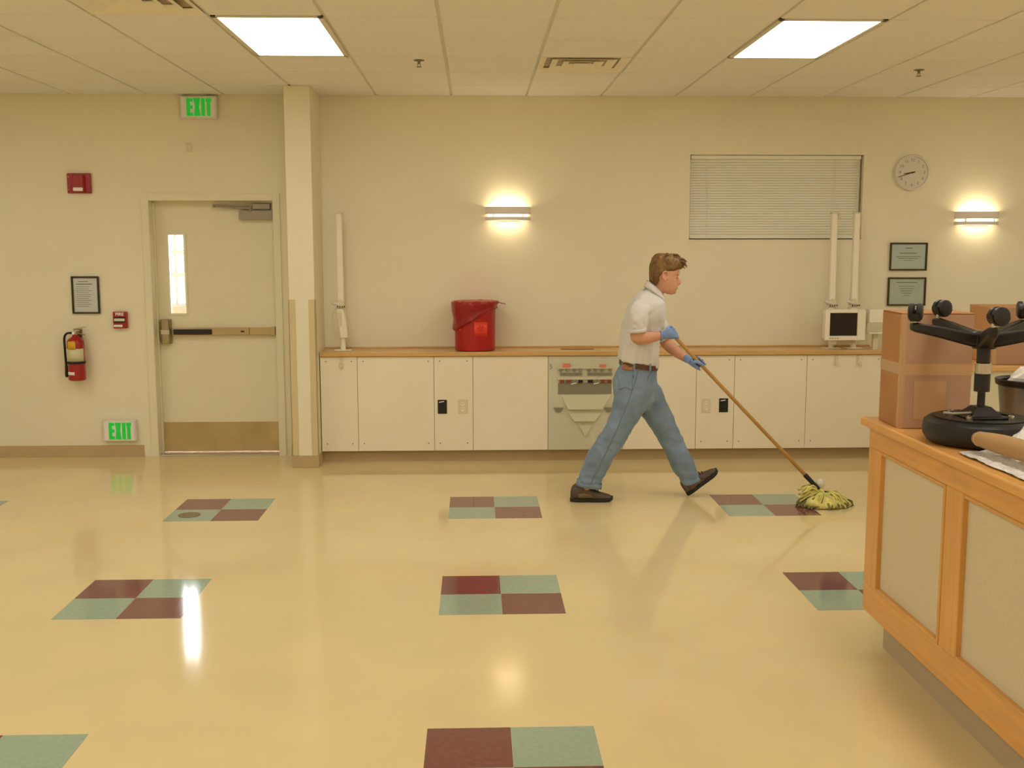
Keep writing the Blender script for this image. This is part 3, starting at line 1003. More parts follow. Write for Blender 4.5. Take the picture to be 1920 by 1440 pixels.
MB().box((-.02, -.015, -.03), (.02, .015, .1)).box((-.075, .03, .1), (-.055, .05, .19)).build('support', M['ivory2'], r)
tag(r, 'ivory instrument unit on a stand between monitor and cardboard box', 'instrument')

# ------------------------------------------------------------------ red biohazard bin
r = empty('biohazard_bin', (-.006, 8.765, .906))
b = MB()
n = 40
prof = [(.150, 0), (.162, .006), (.164, .03), (.166, .2), (.168, .36), (.174, .362), (.176, .372)]
b.lathe(prof, n=n)
bin_b = b.build('tub', M['redp'], r, smooth='auto')
# liner bag folded over the rim, hanging lower on one side
bg = MB()
rings = []
for j in range(13):
    ring = []
    for k in range(56):
        th = 2 * PI * k / 56
        side = .5 + .5 * math.cos(th - PI * 1.13)                     # hangs lowest on this side
        low = .345 - .175 * side ** 2.2 - .02 * noise.noise(Vector((math.cos(th) * 3, math.sin(th) * 3, 5)))
        u = j / 12
        if u < .3:
            z, rr = .378 + .022 * math.sin(u / .3 * PI / 2), .15 + .037 * u / .3
        else:
            q = (u - .3) / .7
            z = .40 - (.40 - low) * q
            rr = .187 + .006 * math.sin(q * 7) - .008 * q
        p = Vector((math.cos(th) * 4, math.sin(th) * 4, z * 14))
        rr += .006 * noise.noise(p) + .004 * noise.noise(p * 2.3)
        z += .006 * noise.noise(p * 1.4 + Vector((9, 1, 2)))
        ring.append((rr * math.cos(th), rr * math.sin(th), z))
    rings.append(ring)
bg.loft(rings, caps=False)
bag = bg.build('bag_liner', M['redbag'], r, smooth=True)
sd = bag.modifiers.new('solid', 'SOLIDIFY'); sd.thickness = .0025; sd.offset = 1
lid = MB().lathe([(0, .398), (.12, .404), (.178, .402), (.19, .395), (.19, .386), (.17, .384), (0, .384)], n=48).build('lid', M['redp'], r, smooth='auto')
MB().hexa([(.16, -.05, .392), (.25, -.03, .372), (.25, .02, .372), (.16, .04, .392), (.16, -.05, .398), (.252, -.03, .376), (.252, .02, .376), (.16, .04, .398)]).build('bag_tail', M['redbag'], r)
MB().lathe([(.1675, .125), (.1685, .125), (.1685, .238), (.1675, .238)], n=14, a0=-PI / 2 - .03, a1=-PI / 2 + .62, caps=False).build('label', M['orange'], r, smooth=True)
MB().lathe([(.1675, .165), (.1690, .165), (.1690, .2), (.1675, .2)], n=8, a0=-PI / 2 - .98, a1=-PI / 2 - .72, caps=False).build('sticker', M['orange'], r, smooth=True)
bio = MB()
def on_bin(u, v, rad=.1692):
    a = -PI / 2 + .295 + u / rad
    return (rad * math.cos(a), rad * math.sin(a), .188 + v)
def arc(cx, cz, r0, r1, a0, a1, n=14):
    pts = []
    for k in range(n + 1):
        t = a0 + (a1 - a0) * k / n
        pts.append((cx + r0 * math.cos(t), cz + r0 * math.sin(t), cx + r1 * math.cos(t), cz + r1 * math.sin(t)))
    i = len(bio.v)
    for (a, b_, c, d) in pts:
        bio.v += [on_bin(a, b_), on_bin(c, d)]
    for k in range(n):
        bio.f.append((i + 2 * k, i + 2 * k + 1, i + 2 * k + 3, i + 2 * k + 2))
for k in range(3):
    a = PI / 2 + k * 2 * PI / 3
    arc(.017 * math.cos(a), .017 * math.sin(a), .013, .018, a + .6, a + 2 * PI - .6)
arc(0, 0, .014, .0175, 0, 2 * PI, 20)
for a_, b_ in ((-.036, .036),):
    i = len(bio.v)
    for k in range(9):
        u = a_ + (b_ - a_) * k / 8
        bio.v += [on_bin(u, -.05), on_bin(u, -.040)]
    for k in range(8):
        bio.f.append((i + 2 * k, i + 2 * k + 2, i + 2 * k + 3, i + 2 * k + 1))
bio.build('symbol', M['redink'], r)
tag(r, 'round red biohazard bin with folded bag liner on the counter', 'bin')

# ------------------------------------------------------------------ reception desk
RX, RY1, RY0 = 1.70, 4.53, .55
dk = empty('reception_desk', (2.06, (RY0 + RY1) / 2, 0))
tag(dk, 'honey wood reception desk with tan fabric panels and grey plinth', 'desk')
ox, oy = 2.06, (RY0 + RY1) / 2
def dbox(mb, a, b):
    return mb.box((a[0] - ox, a[1] - oy, a[2]), (b[0] - ox, b[1] - oy, b[2]))
dbox(MB(), (RX + .03, RY0 + .01, .16), (2.42, RY1 - .01, .972)).build('carcass', M['cardp'], dk)
dbox(MB(), (RX + .075, RY0 + .05, 0), (2.36, RY1 - .06, .16)).build('plinth', M['toe'], dk)
dbox(MB(), (RX, RY0, .887), (RX + .03, RY1, .975)).build('top_rail', M['honey'], dk, bevel=.002)
dbox(MB(), (RX, RY0, .16), (RX + .03, RY1, .285)).build('bottom_rail', M['honey'], dk, bevel=.002)
dbox(MB(), (RX + .0301, RY1 - .03, .16), (2.42, RY1, .975)).build('end_panel', M['honeyv'], dk, bevel=.002)
pitch = .77
edges = []
y = RY1
dbox(MB(), (RX, 4.40, .2851), (RX + .03, RY1, .8869)).build('stile', M['honeyv'], dk, bevel=.002)
k = 0
while True:
    p1 = 4.40 - pitch * k
    p0 = p1 - .64
    if p0 < RY0 + .1:
        break
    pn = dbox(MB(), (RX + .016, p0 - .01, .275), (RX + .03, p1 + .01, .897)).build('fabric_panel', M['fabricp'], dk)
    for (a, b, c, d) in ((p0, p0 + .018, .285, .887), (p1 - .018, p1, .285, .887)):
        dbox(MB(), (RX - .004, a, c), (RX + .02, b, d)).build('bead', M['honeyv'], pn, bevel=.003)
    for (c, d) in ((.285, .300), (.874, .887)):
        dbox(MB(), (RX - .003, p0 + .018, c), (RX + .02, p1 - .018, d)).build('bead', M['honey'], pn, bevel=.003)
    dbox(MB(), (RX, p0 - .13, .2851), (RX + .03, p0, .8869)).build('stile', M['honeyv'], dk, bevel=.002)
    k += 1
wt = empty('reception_worktop', (2.06, oy, .975))
tag(wt, 'honey wood worktop with rounded nosing on the reception desk', 'worktop')
MB().box((RX - .033 - ox, RY0 - oy, .0005), (2.46 - ox, RY1 + .033 - oy, .038)).build('board', M['honey'], wt, bevel=.010, segs=3)
ZT = 1.0135

# cardboard boxes
def carton(name, loc, sx, sy, sz, rz, label, flaps=True):
    r = empty(name, loc, rz)
    MB().box((-sx / 2, -sy / 2, 0), (sx / 2, sy / 2, sz)).build('body', M['card'], r, bevel=.003)
    MB().box((-sx / 2 + .012, -sy / 2 - .0007, .004), (sx / 2 - .002, -sy / 2 + .001, sz - .004)).build('front_sheet', M['cardp'], r)
    MB().box((-sx / 2 - .0006, -sy / 2 - .001, sz * .47), (sx / 2 + .0006, sy / 2 + .001, sz * .57)).build('tape_band', M['tape'], r)
    MB().box((-sx / 2 - .001, -sy / 2 - .0014, 0), (-sx / 2 + .018, -sy / 2 + .02, sz)).build('corner_tape', M['tape'], r)
    MB().box((-.03, -sy / 2 - .001, sz), (.03, sy / 2 + .001, sz + .001)).build('top_tape', M['tape'], r)
    if flaps:
        for s in (-1, 1):
            a, b = sorted((s * .002, s * sx / 2))
            MB().hexa([(a, -sy / 2, sz + .0012), (b, -sy / 2, sz + .0012), (b, sy / 2, sz + .0012), (a, sy / 2, sz + .0012),
                       (a, -sy / 2, sz + .005), (b, -sy / 2, sz + .005), (b, sy / 2, sz + .005), (a, sy / 2, sz + .005)]).build('flap', M['card'], r)
        MB().box((-sx * .3, -sy / 2 - .0025, sz * .08), (sx * .15, -sy / 2 - .001, sz * .42)).build('packing_slip', M['tape'], r)
    tag(r, label, 'cardboard box')
    return r
carton('cardboard_box', (1.852, 4.35, ZT), .285, .245, .462, math.radians(-3), 'brown cardboard box standing on the reception desk beside the upturned stool')

# second counter behind the desk and the box on it
r = empty('rear_counter', (3.9, 6.85, 0))
MB().box((-1.0, -.33, .1), (1.4, .33, .975)).build('body', M['sage'], r)
MB().box((-1.0, -.27, 0), (1.4, .33, .1)).build('plinth', M['toe'], r)
MB().box((-1.03, -.36, .9755), (1.43, .36, 1.01)).build('worktop', M['oak'], r, bevel=.008, segs=3)
tag(r, 'sage fronted rear counter with wooden top behind the reception desk', 'counter')
carton('cardboard_box', (3.52, 6.76, 1.0105), .56, .42, .355, math.radians(-4), 'brown cardboard box on the rear counter behind the upturned stool', False)

# upturned wheeled stool
st = empty('upturned_stool', (1.885, 3.915, ZT))
tag(st, 'black wheeled stool resting upside down with casters in the air', 'stool')
MB().lathe([(0, 0), (.15, 0), (.185, .008), (.2, .03), (.203, .055), (.198, .082), (.18, .096), (.0, .098)], n=48).build('seat', M['vinyl'], st, smooth='auto')
MB().lathe([(.12, .0975), (.165, .0975), (.165, .101), (.12, .101)], n=40, caps=False).build('seat_board', M['black'], st)
for k in range(4):
    a = PI / 4 + k * PI / 2
    MB().lathe([(0, .097), (.012, .097), (.012, .112), (.006, .116), (0, .116)], c=(.11 * math.cos(a), .11 * math.sin(a), 0), n=12).build('bolt', M['chrome'], st, smooth='auto')
MB().box((-.075, -.075, .098), (.075, .075, .106)).hexa([(-.06, -.06, .106), (.06, -.06, .106), (.06, .06, .106), (-.06, .06, .106), (-.028, -.028, .14), (.028, -.028, .14), (.028, .028, .14), (-.028, .028, .14)]).build('mounting_plate', M['black'], st, bevel=.004)
MB().tube([(-.05, -.03, .118), (-.14, -.07, .122), (-.175, -.085, .128)], .005, 8).build('height_lever', M['alum'], st, smooth=True)
MB().lathe([(0, .135), (.014, .135), (.014, .2), (0, .2)], n=18).build('piston', M['black'], st, smooth='auto')
MB().lathe([(0, .195), (.028, .195), (.028, .262), (0, .262)], n=24).build('lower_sleeve', M['black'], st, smooth='auto')
MB().lathe([(0, .262), (.0275, .262), (.0275, .3), (0, .3)], n=24).build('chrome_collar', M['chrome'], st, smooth='auto')
MB().lathe([(0, .3), (.024, .3), (.024, .37), (0, .37)], n=24).build('upper_sleeve', M['black'], st, smooth='auto')
MB().lathe([(0, .355), (.04, .355), (.048, .368), (.048, .41), (.036, .42), (0, .42)], n=24).build('hub', M['black'], st, smooth='auto')
for k in range(5):
    a = math.radians(178 + 72 * k)
    ca, sa = math.cos(a), math.sin(a)
    def L(x, y, z): return (ca * x - sa * y, sa * x + ca * y, z)
    mb = MB()
    rings = []
    for x, hw_, zb, zt in ((.03, .026, .358, .412), (.1, .024, .376, .424), (.18, .021, .398, .440), (.258, .019, .416, .452), (.275, .014, .424, .450)):
        rings.append([L(x, -hw_, zb + .008), L(x, -hw_ * .7, zb), L(x, hw_ * .7, zb), L(x, hw_, zb + .008), L(x, hw_, zt - .006), L(x, hw_ * .8, zt), L(x, -hw_ * .8, zt), L(x, -hw_, zt - .006)])
    mb.loft(rings)
    leg = mb.build('leg', M['black'], st, bevel=.003)
    MB().tube([L(.258, 0, .44), L(.258, 0, .474)], .007, 8).build('caster_stem', M['chrome'], leg)
    # twin wheel caster with hood
    sw = a + 1.1 + k * .9
    cw, s2 = math.cos(sw), math.sin(sw)
    bx, by, _ = L(.258, 0, 0)
    cx, cy, cz = bx + .018 * cw, by + .018 * s2, .492
    for side in (-1, 1):
        wm = MB()
        rings = []
        for r_, h in ((.006, 0), (.024, 0), (.031, .003), (.031, .017), (.024, .021), (.006, .021)):
            rings.append([(cx - s2 * side * (.004 + h) + cw * r_ * math.cos(t), cy + cw * side * (.004 + h) + s2 * r_ * math.cos(t), cz + r_ * math.sin(t)) for t in [2 * PI * j / 20 for j in range(20)]])
        wm.loft(rings)
        wm.build('caster_wheel', M['vinyl'], leg, smooth='auto')
    hd_ = MB()
    rings = []
    for t in [PI * .95 + PI * 1.0 * j / 10 for j in range(11)]:
        rings.append([(cx - s2 * q + cw * rr * math.cos(t), cy + cw * q + s2 * rr * math.cos(t), cz + rr * math.sin(t)) for q, rr in ((-.017, .033), (.017, .033), (.017, .036), (-.017, .036))])
    hd_.loft(rings)
    hd_.build('caster_hood', M['black'], leg, smooth='auto')

# waste can behind the stool
r = empty('waste_can', (2.285, 4.33, ZT))
MB().lathe([(.10, 0), (.118, .17), (.121, .17), (.103, -.0), (.10, 0)], n=40, caps=False).lathe([(0, .001), (.1, .001), (.1, .004), (0, .004)], n=40).build('body', mat('grey_can', '#8a8a86', .35, metal=.6), r, smooth='auto')
MB().lathe([(.112, .155), (.13, .165), (.134, .185), (.131, .189), (.124, .185), (.112, .18), (.112, .155)], n=40, caps=False).build('rim', M['black'], r, smooth='auto')
tag(r, 'grey round waste can with black rim behind the upturned stool', 'waste can')
r = empty('crumpled_paper', (2.285, 4.33, ZT + .12))
pb = MB()
rings = []
for j in range(9):
    ph = -PI / 2 + PI * (j + .5) / 9
    ring = []
    for k in range(16):
        th = 2 * PI * k / 16
        d = Vector((math.cos(th) * math.cos(ph), math.sin(th) * math.cos(ph), math.sin(ph)))
        q = .075 * (1 + .35 * noise.noise(d * 3.1 + Vector((3, 1, 7))))
        ring.append((d.x * q * 1.15, d.y * q * 1.15, .055 + d.z * q * .8))
    rings.append(ring)
pb.loft(rings)
pb.build('paper_sheet', M['paper'], r)
tag(r, 'crumpled white paper poking out of the waste can', 'paper')

# white plastic sheet with a tan roll on it
r = empty('plastic_wrap', (1.83, 3.28, ZT))
g = MB()
nx, ny = 26, 44
def wrap_pt(i, j, lift):
    u, v = i / nx, j / ny
    x = -.118 + .24 * u + .012 * noise.noise(Vector((v * 6, 2, 1)))
    y = -.42 + .84 * v + .02 * noise.noise(Vector((u * 5, 7, 3)))
    p = Vector((x * 16, y * 16, 0))
    edge = min(1, 6 * min(u, 1 - u, v, 1 - v) + .15)
    z = .004 + edge * .016 * abs(noise.noise(p)) + .008 * abs(noise.noise(p * 2.7))
    far = max(0, v - .55) / .45
    z += .10 * far * max(0, u - .3) * (1 + noise.noise(p * 1.3)) 
    return (x, y, z + lift)
for lift in (.0014, 0):
    for j in range(ny + 1):
        for i in range(nx + 1):
            g.v.append(wrap_pt(i, j, lift))
N1 = (nx + 1) * (ny + 1)
for j in range(ny):
    for i in range(nx):
        a = j * (nx + 1) + i
        g.f.append((a, a + 1, a + nx + 2, a + nx + 1))
        g.f.append((N1 + a + nx + 1, N1 + a + nx + 2, N1 + a + 1, N1 + a))
g.build('sheet', M['plastic'], r)
MB().box((-.09, -.135, .0125), (-.052, -.112, .0135)).box((-.096, -.18, .0125), (-.06, -.16, .0135)).build('blue_mark', M['blue'], r)
tag(r, 'crumpled white plastic wrap with blue print on the desk edge', 'plastic wrap')
r = empty('tan_roll', (1.797, 3.448, ZT + .024))
MB().tube([(-.03, .22, .036), (-.012, .1, .038), (.006, -.06, .04), (.02, -.26, .04)], [.026, .034, .036, .034], 20, k=5).build('wrapped_roll', M['tan'], r, smooth=True)
MB().tube([(-.0295, .216, .036), (-.029, .213, .036)], .0275, 20).build('end_fold', M['tape'], r, smooth=True)
tag(r, 'tan rounded roll lying on the white plastic wrap', 'roll')

# brass floor cover set in the sage tile
r = empty('floor_cover', (-1.882, 6.947, .0008))
MB().lathe([(0, 0), (.07, 0), (.072, .0015), (.07, .003), (0, .003)], n=36).build('disc', M['drain'], r, smooth='auto')
MB().lathe([(0, .003), (.008, .003), (.008, .0042), (0, .0042)], n=14).build('screw', M['steel'], r)
tag(r, 'round bronze floor cover on the sage tile near the exit door', 'floor cover')

# ================================================================== the walking person
PX, PY = 1.15, 7.30
ps = empty('person', (PX, PY, 0))
tag(ps, 'person in white polo shirt, jeans and blue gloves striding behind a mop', 'person')
PELVIS = [(-0.035, 0, 0.961, 0.116, -0.023, 0.145), (-0.038, 0, 0.9245, 0.123, -0.0155, 0.15), (-0.057, 0, 0.851, 0.144, -0.008, 0.168), (-0.0595, 0, 0.7825, 0.1475, -0.0065, 0.172), (-0.059, 0, 0.7025, 0.133, -0.0005, 0.16), (-0.047, 0, 0.636, 0.085, -0.008, 0.12)]
LEG_NEAR = [(-0.088, -0.085, 0.8595, 0.095, -0.0135, 0.075), (-0.0925, -0.09, 0.7705, 0.1185, -0.0185, 0.088), (-0.112, -0.095, 0.6725, 0.106, -0.0295, 0.09), (-0.1855, -0.1, 0.5045, 0.0895, -0.0225, 0.082), (-0.2515, -0.095, 0.3955, 0.0845, -0.0285, 0.076), (-0.3025, -0.085, 0.318, 0.0865, -0.023, 0.072), (-0.339, -0.075, 0.2305, 0.085, -0.0235, 0.07), (-0.369, -0.065, 0.1595, 0.083, -0.0175, 0.069), (-0.3785, -0.06, 0.106, 0.0865, -0.014, 0.07)]
LEG_FAR = [(0.004, 0.085, 0.8325, 0.097, -0.0075, 0.075), (0.036, 0.09, 0.742, 0.104, 0.022, 0.088), (0.1025, 0.095, 0.6015, 0.0935, 0.0335, 0.086), (0.18, 0.095, 0.4705, 0.078, 0.0315, 0.078), (0.239, 0.085, 0.347, 0.073, 0.024, 0.074), (0.301, 0.075, 0.221, 0.071, 0.03, 0.07), (0.3435, 0.07, 0.1335, 0.0635, 0.0225, 0.068), (0.363, 0.07, 0.103, 0.06, 0.022, 0.069)]
TORSO = [(-0.0455, 0, 0.95, 0.1345, -0.026, 0.158), (-0.044, 0, 0.9685, 0.136, -0.0265, 0.163), (-0.0345, 0, 1.0675, 0.1325, -0.0155, 0.165), (-0.0175, 0, 1.1735, 0.1355, -0.0075, 0.172), (0.001, 0, 1.261, 0.137, -0.004, 0.185), (0.0145, 0, 1.339, 0.1225, -0.009, 0.195), (0.027, 0, 1.379, 0.106, -0.013, 0.178), (0.0425, 0, 1.406, 0.0825, -0.022, 0.13), (0.057, 0, 1.426, 0.061, -0.027, 0.085), (0.068, 0, 1.4385, 0.046, -0.0325, 0.066)]
SLEEVE_NEAR = [(-0.0145, -0.1, 1.377, 0.0365, -0.016, 0.045), (-0.0415, -0.15, 1.3615, 0.0555, -0.0125, 0.06), (-0.0685, -0.19, 1.2915, 0.0625, -0.0035, 0.066), (-0.0775, -0.2, 1.2215, 0.0605, 0.0035, 0.067), (-0.0825, -0.2, 1.1785, 0.0585, 0.0035, 0.068)]
SLEEVE_FAR = [(0.0505, 0.1, 1.366, 0.0445, -0.013, 0.045), (0.0655, 0.155, 1.336, 0.0615, -0.004, 0.06), (0.0985, 0.18, 1.26, 0.0635, 0.011, 0.066), (0.1385, 0.165, 1.19, 0.0595, 0.022, 0.066), (0.1725, 0.14, 1.108, 0.0445, 0.024, 0.062)]
ARM_NEAR = [(-0.041, -0.13, 1.362, 0.035), (-0.069, -0.185, 1.288, 0.042), (-0.077, -0.2, 1.207, 0.046), (-0.08, -0.2, 1.154, 0.043), (-0.069, -0.2, 1.139, 0.0435), (-0.038, -0.205, 1.14, 0.0435), (0.018, -0.21, 1.147, 0.037), (0.067, -0.215, 1.154, 0.029), (0.105, -0.22, 1.158, 0.025)]
ARM_FAR = [(0.054, 0.12, 1.341, 0.035), (0.099, 0.16, 1.246, 0.042), (0.156, 0.15, 1.124, 0.045), (0.185, 0.12, 1.07, 0.044), (0.223, 0.04, 1.03, 0.038), (0.258, -0.05, 1.002, 0.031), (0.285, -0.1, 0.985, 0.026)]
HEAD = [(0.129, 0, 1.6835, 0.042, -0.0005, 0.04), (0.1335, 0, 1.6655, 0.0745, -0.0005, 0.06), (0.1345, 0, 1.637, 0.0915, 0, 0.072), (0.135, 0, 1.601, 0.097, 0, 0.077), (0.1365, 0, 1.565, 0.0985, 0, 0.078), (0.1345, 0, 1.5395, 0.0885, -0.0005, 0.076), (0.14, 0, 1.514, 0.083, 0, 0.072), (0.1435, 0, 1.487, 0.0785, -0.002, 0.067), (0.1505, 0, 1.4655, 0.0705, -0.0015, 0.06), (0.16, 0, 1.444, 0.05, -0.002, 0.05), (0.168, 0, 1.429, 0.033, -0.002, 0.038), (0.1705, 0, 1.42, 0.0165, -0.002, 0.022)]
HAIR = [(0.127, 0, 1.698, 0.025, 0, 0.03), (0.133, 0, 1.689, 0.06, -0.002, 0.054), (0.143, 0, 1.669, 0.094, 0, 0.073), (0.149, 0, 1.6425, 0.114, 0.0015, 0.083), (0.1495, 0, 1.6155, 0.1205, 0.0035, 0.086), (0.1355, 0, 1.5915, 0.1065, 0.0015, 0.086), (0.11, 0, 1.5775, 0.081, 0.0015, 0.083), (0.087, 0, 1.563, 0.057, 0.005, 0.079), (0.068, 0, 1.538, 0.036, 0.005, 0.076), (0.0665, 0, 1.5075, 0.0305, 0.0035, 0.07), (0.0585, 0, 1.4855, 0.0175, 0.0035, 0.055)]
NECK = [(0.105, 0, 1.518, 0.047), (0.091, 0, 1.464, 0.047), (0.07, 0, 1.406, 0.051), (0.042, 0, 1.319, 0.06)]
NOSE = [(0.219, 0, 1.547, 0.006), (0.228, 0, 1.521, 0.0085), (0.238, 0, 1.5, 0.0105), (0.222, 0, 1.487, 0.01)]
PT = {'EAR': (0.121, -0.078, 1.552), 'EYE': (0.21, 0, 1.534), 'BROW': (0.226, 0, 1.559), 'MOUTH': (0.218, 0, 1.46), 'CHIN': (0.192, 0, 1.431), 'COLLAR_BACK': (0.029, 0, 1.471), 'COLLAR_FRONT': (0.114, 0, 1.388), 'FIST': (0.145, -0.215, 1.172), 'WRIST': (0.098, -0.22, 1.157), 'HANDF': (0.326, -0.17, 0.956), 'WRISTF': (0.278, -0.1, 0.989), 'POLE0': (0.138, -0.215, 1.183), 'POLE1': (0.318, -0.21, 0.969), 'POLE2': (1.079, -0.24, 0.202), 'POLE3': (1.183, -0.245, 0.096), 'PATCH_A': (-0.175, -0.15, 0.999), 'PATCH_B': (-0.117, -0.15, 0.959), 'POCK_A': (-0.213, -0.2, 0.933), 'POCK_B': (-0.104, -0.2, 0.825), 'HEELN': (-0.503, -0.06, 0.004), 'TOEN': (-0.213, -0.06, 0.001), 'HEELF': (0.318, 0.06, -0.013), 'TOEF': (0.522, 0.06, 0.157), 'ANKF': (0.355, 0.07, 0.103), 'ANKN': (-0.377, -0.06, 0.13), 'MOPF': (1.171, -0.35, -0.011), 'MOPTL': (1.037, -0.24, 0.14), 'MOPTR': (1.314, -0.24, 0.064)}
def add_loft(mb, rings, k=5, n=28, e=2.3):
    mb.loft([ring_pts(r_, n, e) for r_ in cat_rom(rings, k)])
def add_tube(mb, rows, k=5, n=16):
    mb.tube([q[:3] for q in rows], [q[3] for q in rows], n, k=k)
def ellipsoid(mb, c, a, n=16, m=10, rot=None):
    rings = []
    for j in range(m):
        ph = -PI / 2 + PI * (j + .35) / (m - .3)
        ring = []
        for k in range(n):
            th = 2 * PI * k / n
            p = Vector((a[0] * math.cos(th) * math.cos(ph), a[1] * math.sin(th) * math.cos(ph), a[2] * math.sin(ph)))
            if rot:
                p = rot @ p
            ring.append((c[0] + p.x, c[1] + p.y, c[2] + p.z))
        rings.append(ring)
    mb.loft(rings)
def shrink(rings, q):
    return [(a, b, c, d * q, e, f_ * q) for a, b, c, d, e, f_ in rings]

# body: head, neck, trunk, arms and legs as one continuous surface
bd = MB()
add_loft(bd, shrink(TORSO[:-3], .80), e=2.2)
add_loft(bd, shrink(PELVIS, .86))
add_loft(bd, shrink(LEG_NEAR, .78)); add_loft(bd, shrink(LEG_FAR, .78))
hr = cat_rom(HEAD, 4)
hrings = []
for (cx, cy, cz, ax, az, hd) in hr:
    ring = []
    for k in range(36):
        t = 2 * PI * k / 36
        c, s = math.cos(t), math.sin(t)
        nar = 1 - .16 * max(0, c) ** 2 if cz < 1.58 else 1 - .06 * max(0, c)
        ring.append((cx + ax * math.copysign(abs(c) ** .92, c), cy + hd * nar * math.copysign(abs(s) ** .9, s), cz + az * c))
    hrings.append(ring)
bd.loft(hrings)
add_tube(bd, NECK, n=20)
add_tube(bd, ARM_NEAR, n=18); add_tube(bd, ARM_FAR, n=18)
add_tube(bd, NOSE, n=12)
for s in (-1, 1):
    ellipsoid(bd, (.2235, s * .0095, 1.4925), (.010, .008, .008), 10, 8)       # nostril wings
    ellipsoid(bd, (.2195, s * .028, 1.557), (.012, .022, .0085), 12, 8)        # brow ridge
    er = Matrix.Rotation(math.radians(-14), 3, 'Y') @ Matrix.Rotation(math.radians(s * -18), 3, 'Z')
    ellipsoid(bd, (.121, s * .084, 1.545), (.020, .0075, .032), 14, 10, er)     # ear
    bd.tube([(.137, s * .086, 1.548), (.138, s * .093, 1.566), (.125, s * .099, 1.579), (.108, s * .102, 1.572), (.103, s * .100, 1.553), (.110, s * .093, 1.530), (.120, s * .086, 1.516)], [.0045, .0055, .006, .006, .0055, .006, .0075], 8, k=4)
    ellipsoid(bd, (.2065, s * .0315, 1.5375), (.0115, .0155, .0085), 14, 9)      # eyelid
ellipsoid(bd, (.2165, 0, 1.468), (.011, .022, .0055), 14, 8)                   # upper lip
ellipsoid(bd, (.2135, 0, 1.457), (.010, .019, .0055), 14, 8)                   # lower lip
ellipsoid(bd, (.199, 0, 1.435), (.016, .022, .014), 14, 8)                     # chin
# ankles reach into the shoes
bd.tube([(-.375, -.06, .2), (-.40, -.06, .09), (-.41, -.06, .06)], .04, 14)
bd.tube([(.335, .07, .2), (.355, .068, .1), (.365, .066, .07)], .038, 14)
body = fuse('body', bd, M['skin'], ps, voxel=.0048, smooth=5)
for s in (-1, 1):
    e_ = MB()
    ellipsoid(e_, (.2095, s * .0318, 1.5318), (.0088, .0135, .0032), 14, 8)
    e_.build('eye', M['eye'], body, smooth=True)
    b_ = MB().tube([(.2265, s * .014, 1.5575), (.2235, s * .032, 1.5615), (.209, s * .05, 1.5555)], [.004, .0048, .003], 8, k=3)
    b_.build('eyebrow', M['hair'], body, smooth=True)
MB().tube([(.2185, -.018, 1.4625), (.2235, 0, 1.4625), (.2185, .018, 1.4625)], .0022, 8, k=4).build('mouth_line', M['lips'], body, smooth=True)

# hair
hb = MB()
hrow = cat_rom(HAIR, 3)
hb.loft([ring_pts(r_, 36, 2.25) for r_ in hrow])
def hair_disp(co):
    p = Vector((co.x * 38, co.y * 38, co.z * 22))
    return .0055 * noise.noise(p) + .004 * noise.noise(p * 2.2)
hair = fuse('hair', hb, M['hair'], ps, voxel=.004, smooth=3, disp=hair_disp)
lk = MB()
for k in range(46):                                     # loose locks along the fringe and crown
    t = random.uniform(-1, 1)
    if k < 22:
        st_ = Vector((.215 + random.uniform(-.03, .025), t * .062, 1.642 + random.uniform(-.012, .025)))
        en = st_ + Vector((.048 + random.uniform(-.012, .012), t * .012, -.026 + random.uniform(-.016, .014)))
    else:
        a = random.uniform(0, 2 * PI)
        st_ = Vector((.14 + .06 * math.cos(a), .05 * math.sin(a), 1.682))
        en = st_ + Vector((random.uniform(-.05, .04), random.uniform(-.035, .035), random.uniform(-.012, .004)))
    md = (st_ + en) / 2 + Vector((0, 0, .009))
    lk.tube([tuple(st_), tuple(md), tuple(en)], [.007, .0062, .002], 6, k=3)
lk.build('fringe_locks', M['hair'], hair, smooth=True)

# shirt
sh = MB()
add_loft(sh, TORSO, e=2.4)
add_loft(sh, SLEEVE_NEAR, e=2.1); add_loft(sh, SLEEVE_FAR, e=2.1)
def shirt_disp(co):
    p = Vector((co.x * 9, co.y * 9, co.z * 5))
    d = .012 * noise.noise(p) + .008 * noise.noise(p * 2.2)
    fold = noise.noise(Vector((co.x * 16 + co.z * 13, co.y * 9, co.z * 17 - co.x * 11)))
    d += .014 * (abs(fold) - .22) * max(0, 1 - abs(co.z - 1.18) / .24)
    if co.z < 1.12:                                     # blousing above the belt
        d += .012 * noise.noise(Vector((co.x * 24, co.y * 24, co.z * 4))) * (1.12 - co.z) / .16
    return d
shirt = fuse('shirt', sh, M['shirt'], ps, voxel=.006, smooth=7, disp=shirt_disp)
# collar: a folded band around the neck, open at the front
cl = MB()
rings = []
n = 30
for q in range(5):
    ring = []
    for k in range(n + 1):
        th = .42 + (2 * PI - .84) * k / n               # 0 = front
        c, s = math.cos(th), math.sin(th)
        tilt = -.043 * c
        pt = max(0, c) ** 3
        top = Vector((.068 + .053 * c, .057 * s, 1.464 + tilt + .01))
        bot = Vector((.068 + .074 * c + .004 * pt, .083 * s, 1.424 + tilt * 1.15 - .016 * pt))
        tp2 = Vector((.068 + .050 * c, .054 * s, 1.458 + tilt + .01))
        in2 = Vector((.068 + .054 * c, .058 * s, 1.405 + tilt))
        seq = [in2, tp2, top, top * .5 + bot * .5 + Vector((.001 * c, .001 * s, 0)), bot]
        ring.append(tuple(seq[q]))
    rings.append(ring)
cl.loft(rings, caps=False, closed=False)
co_ = cl.build('collar', M['shirt'], shirt, smooth=True)
sd = co_.modifiers.new('solid', 'SOLIDIFY'); sd.thickness = .0025; sd.offset = 0
decal('placket', shirt, -.030, .006, 1.25, 1.385, M['shirt'], shirt, off=.001, nx=6, nz=14, thick=.003, front=True)
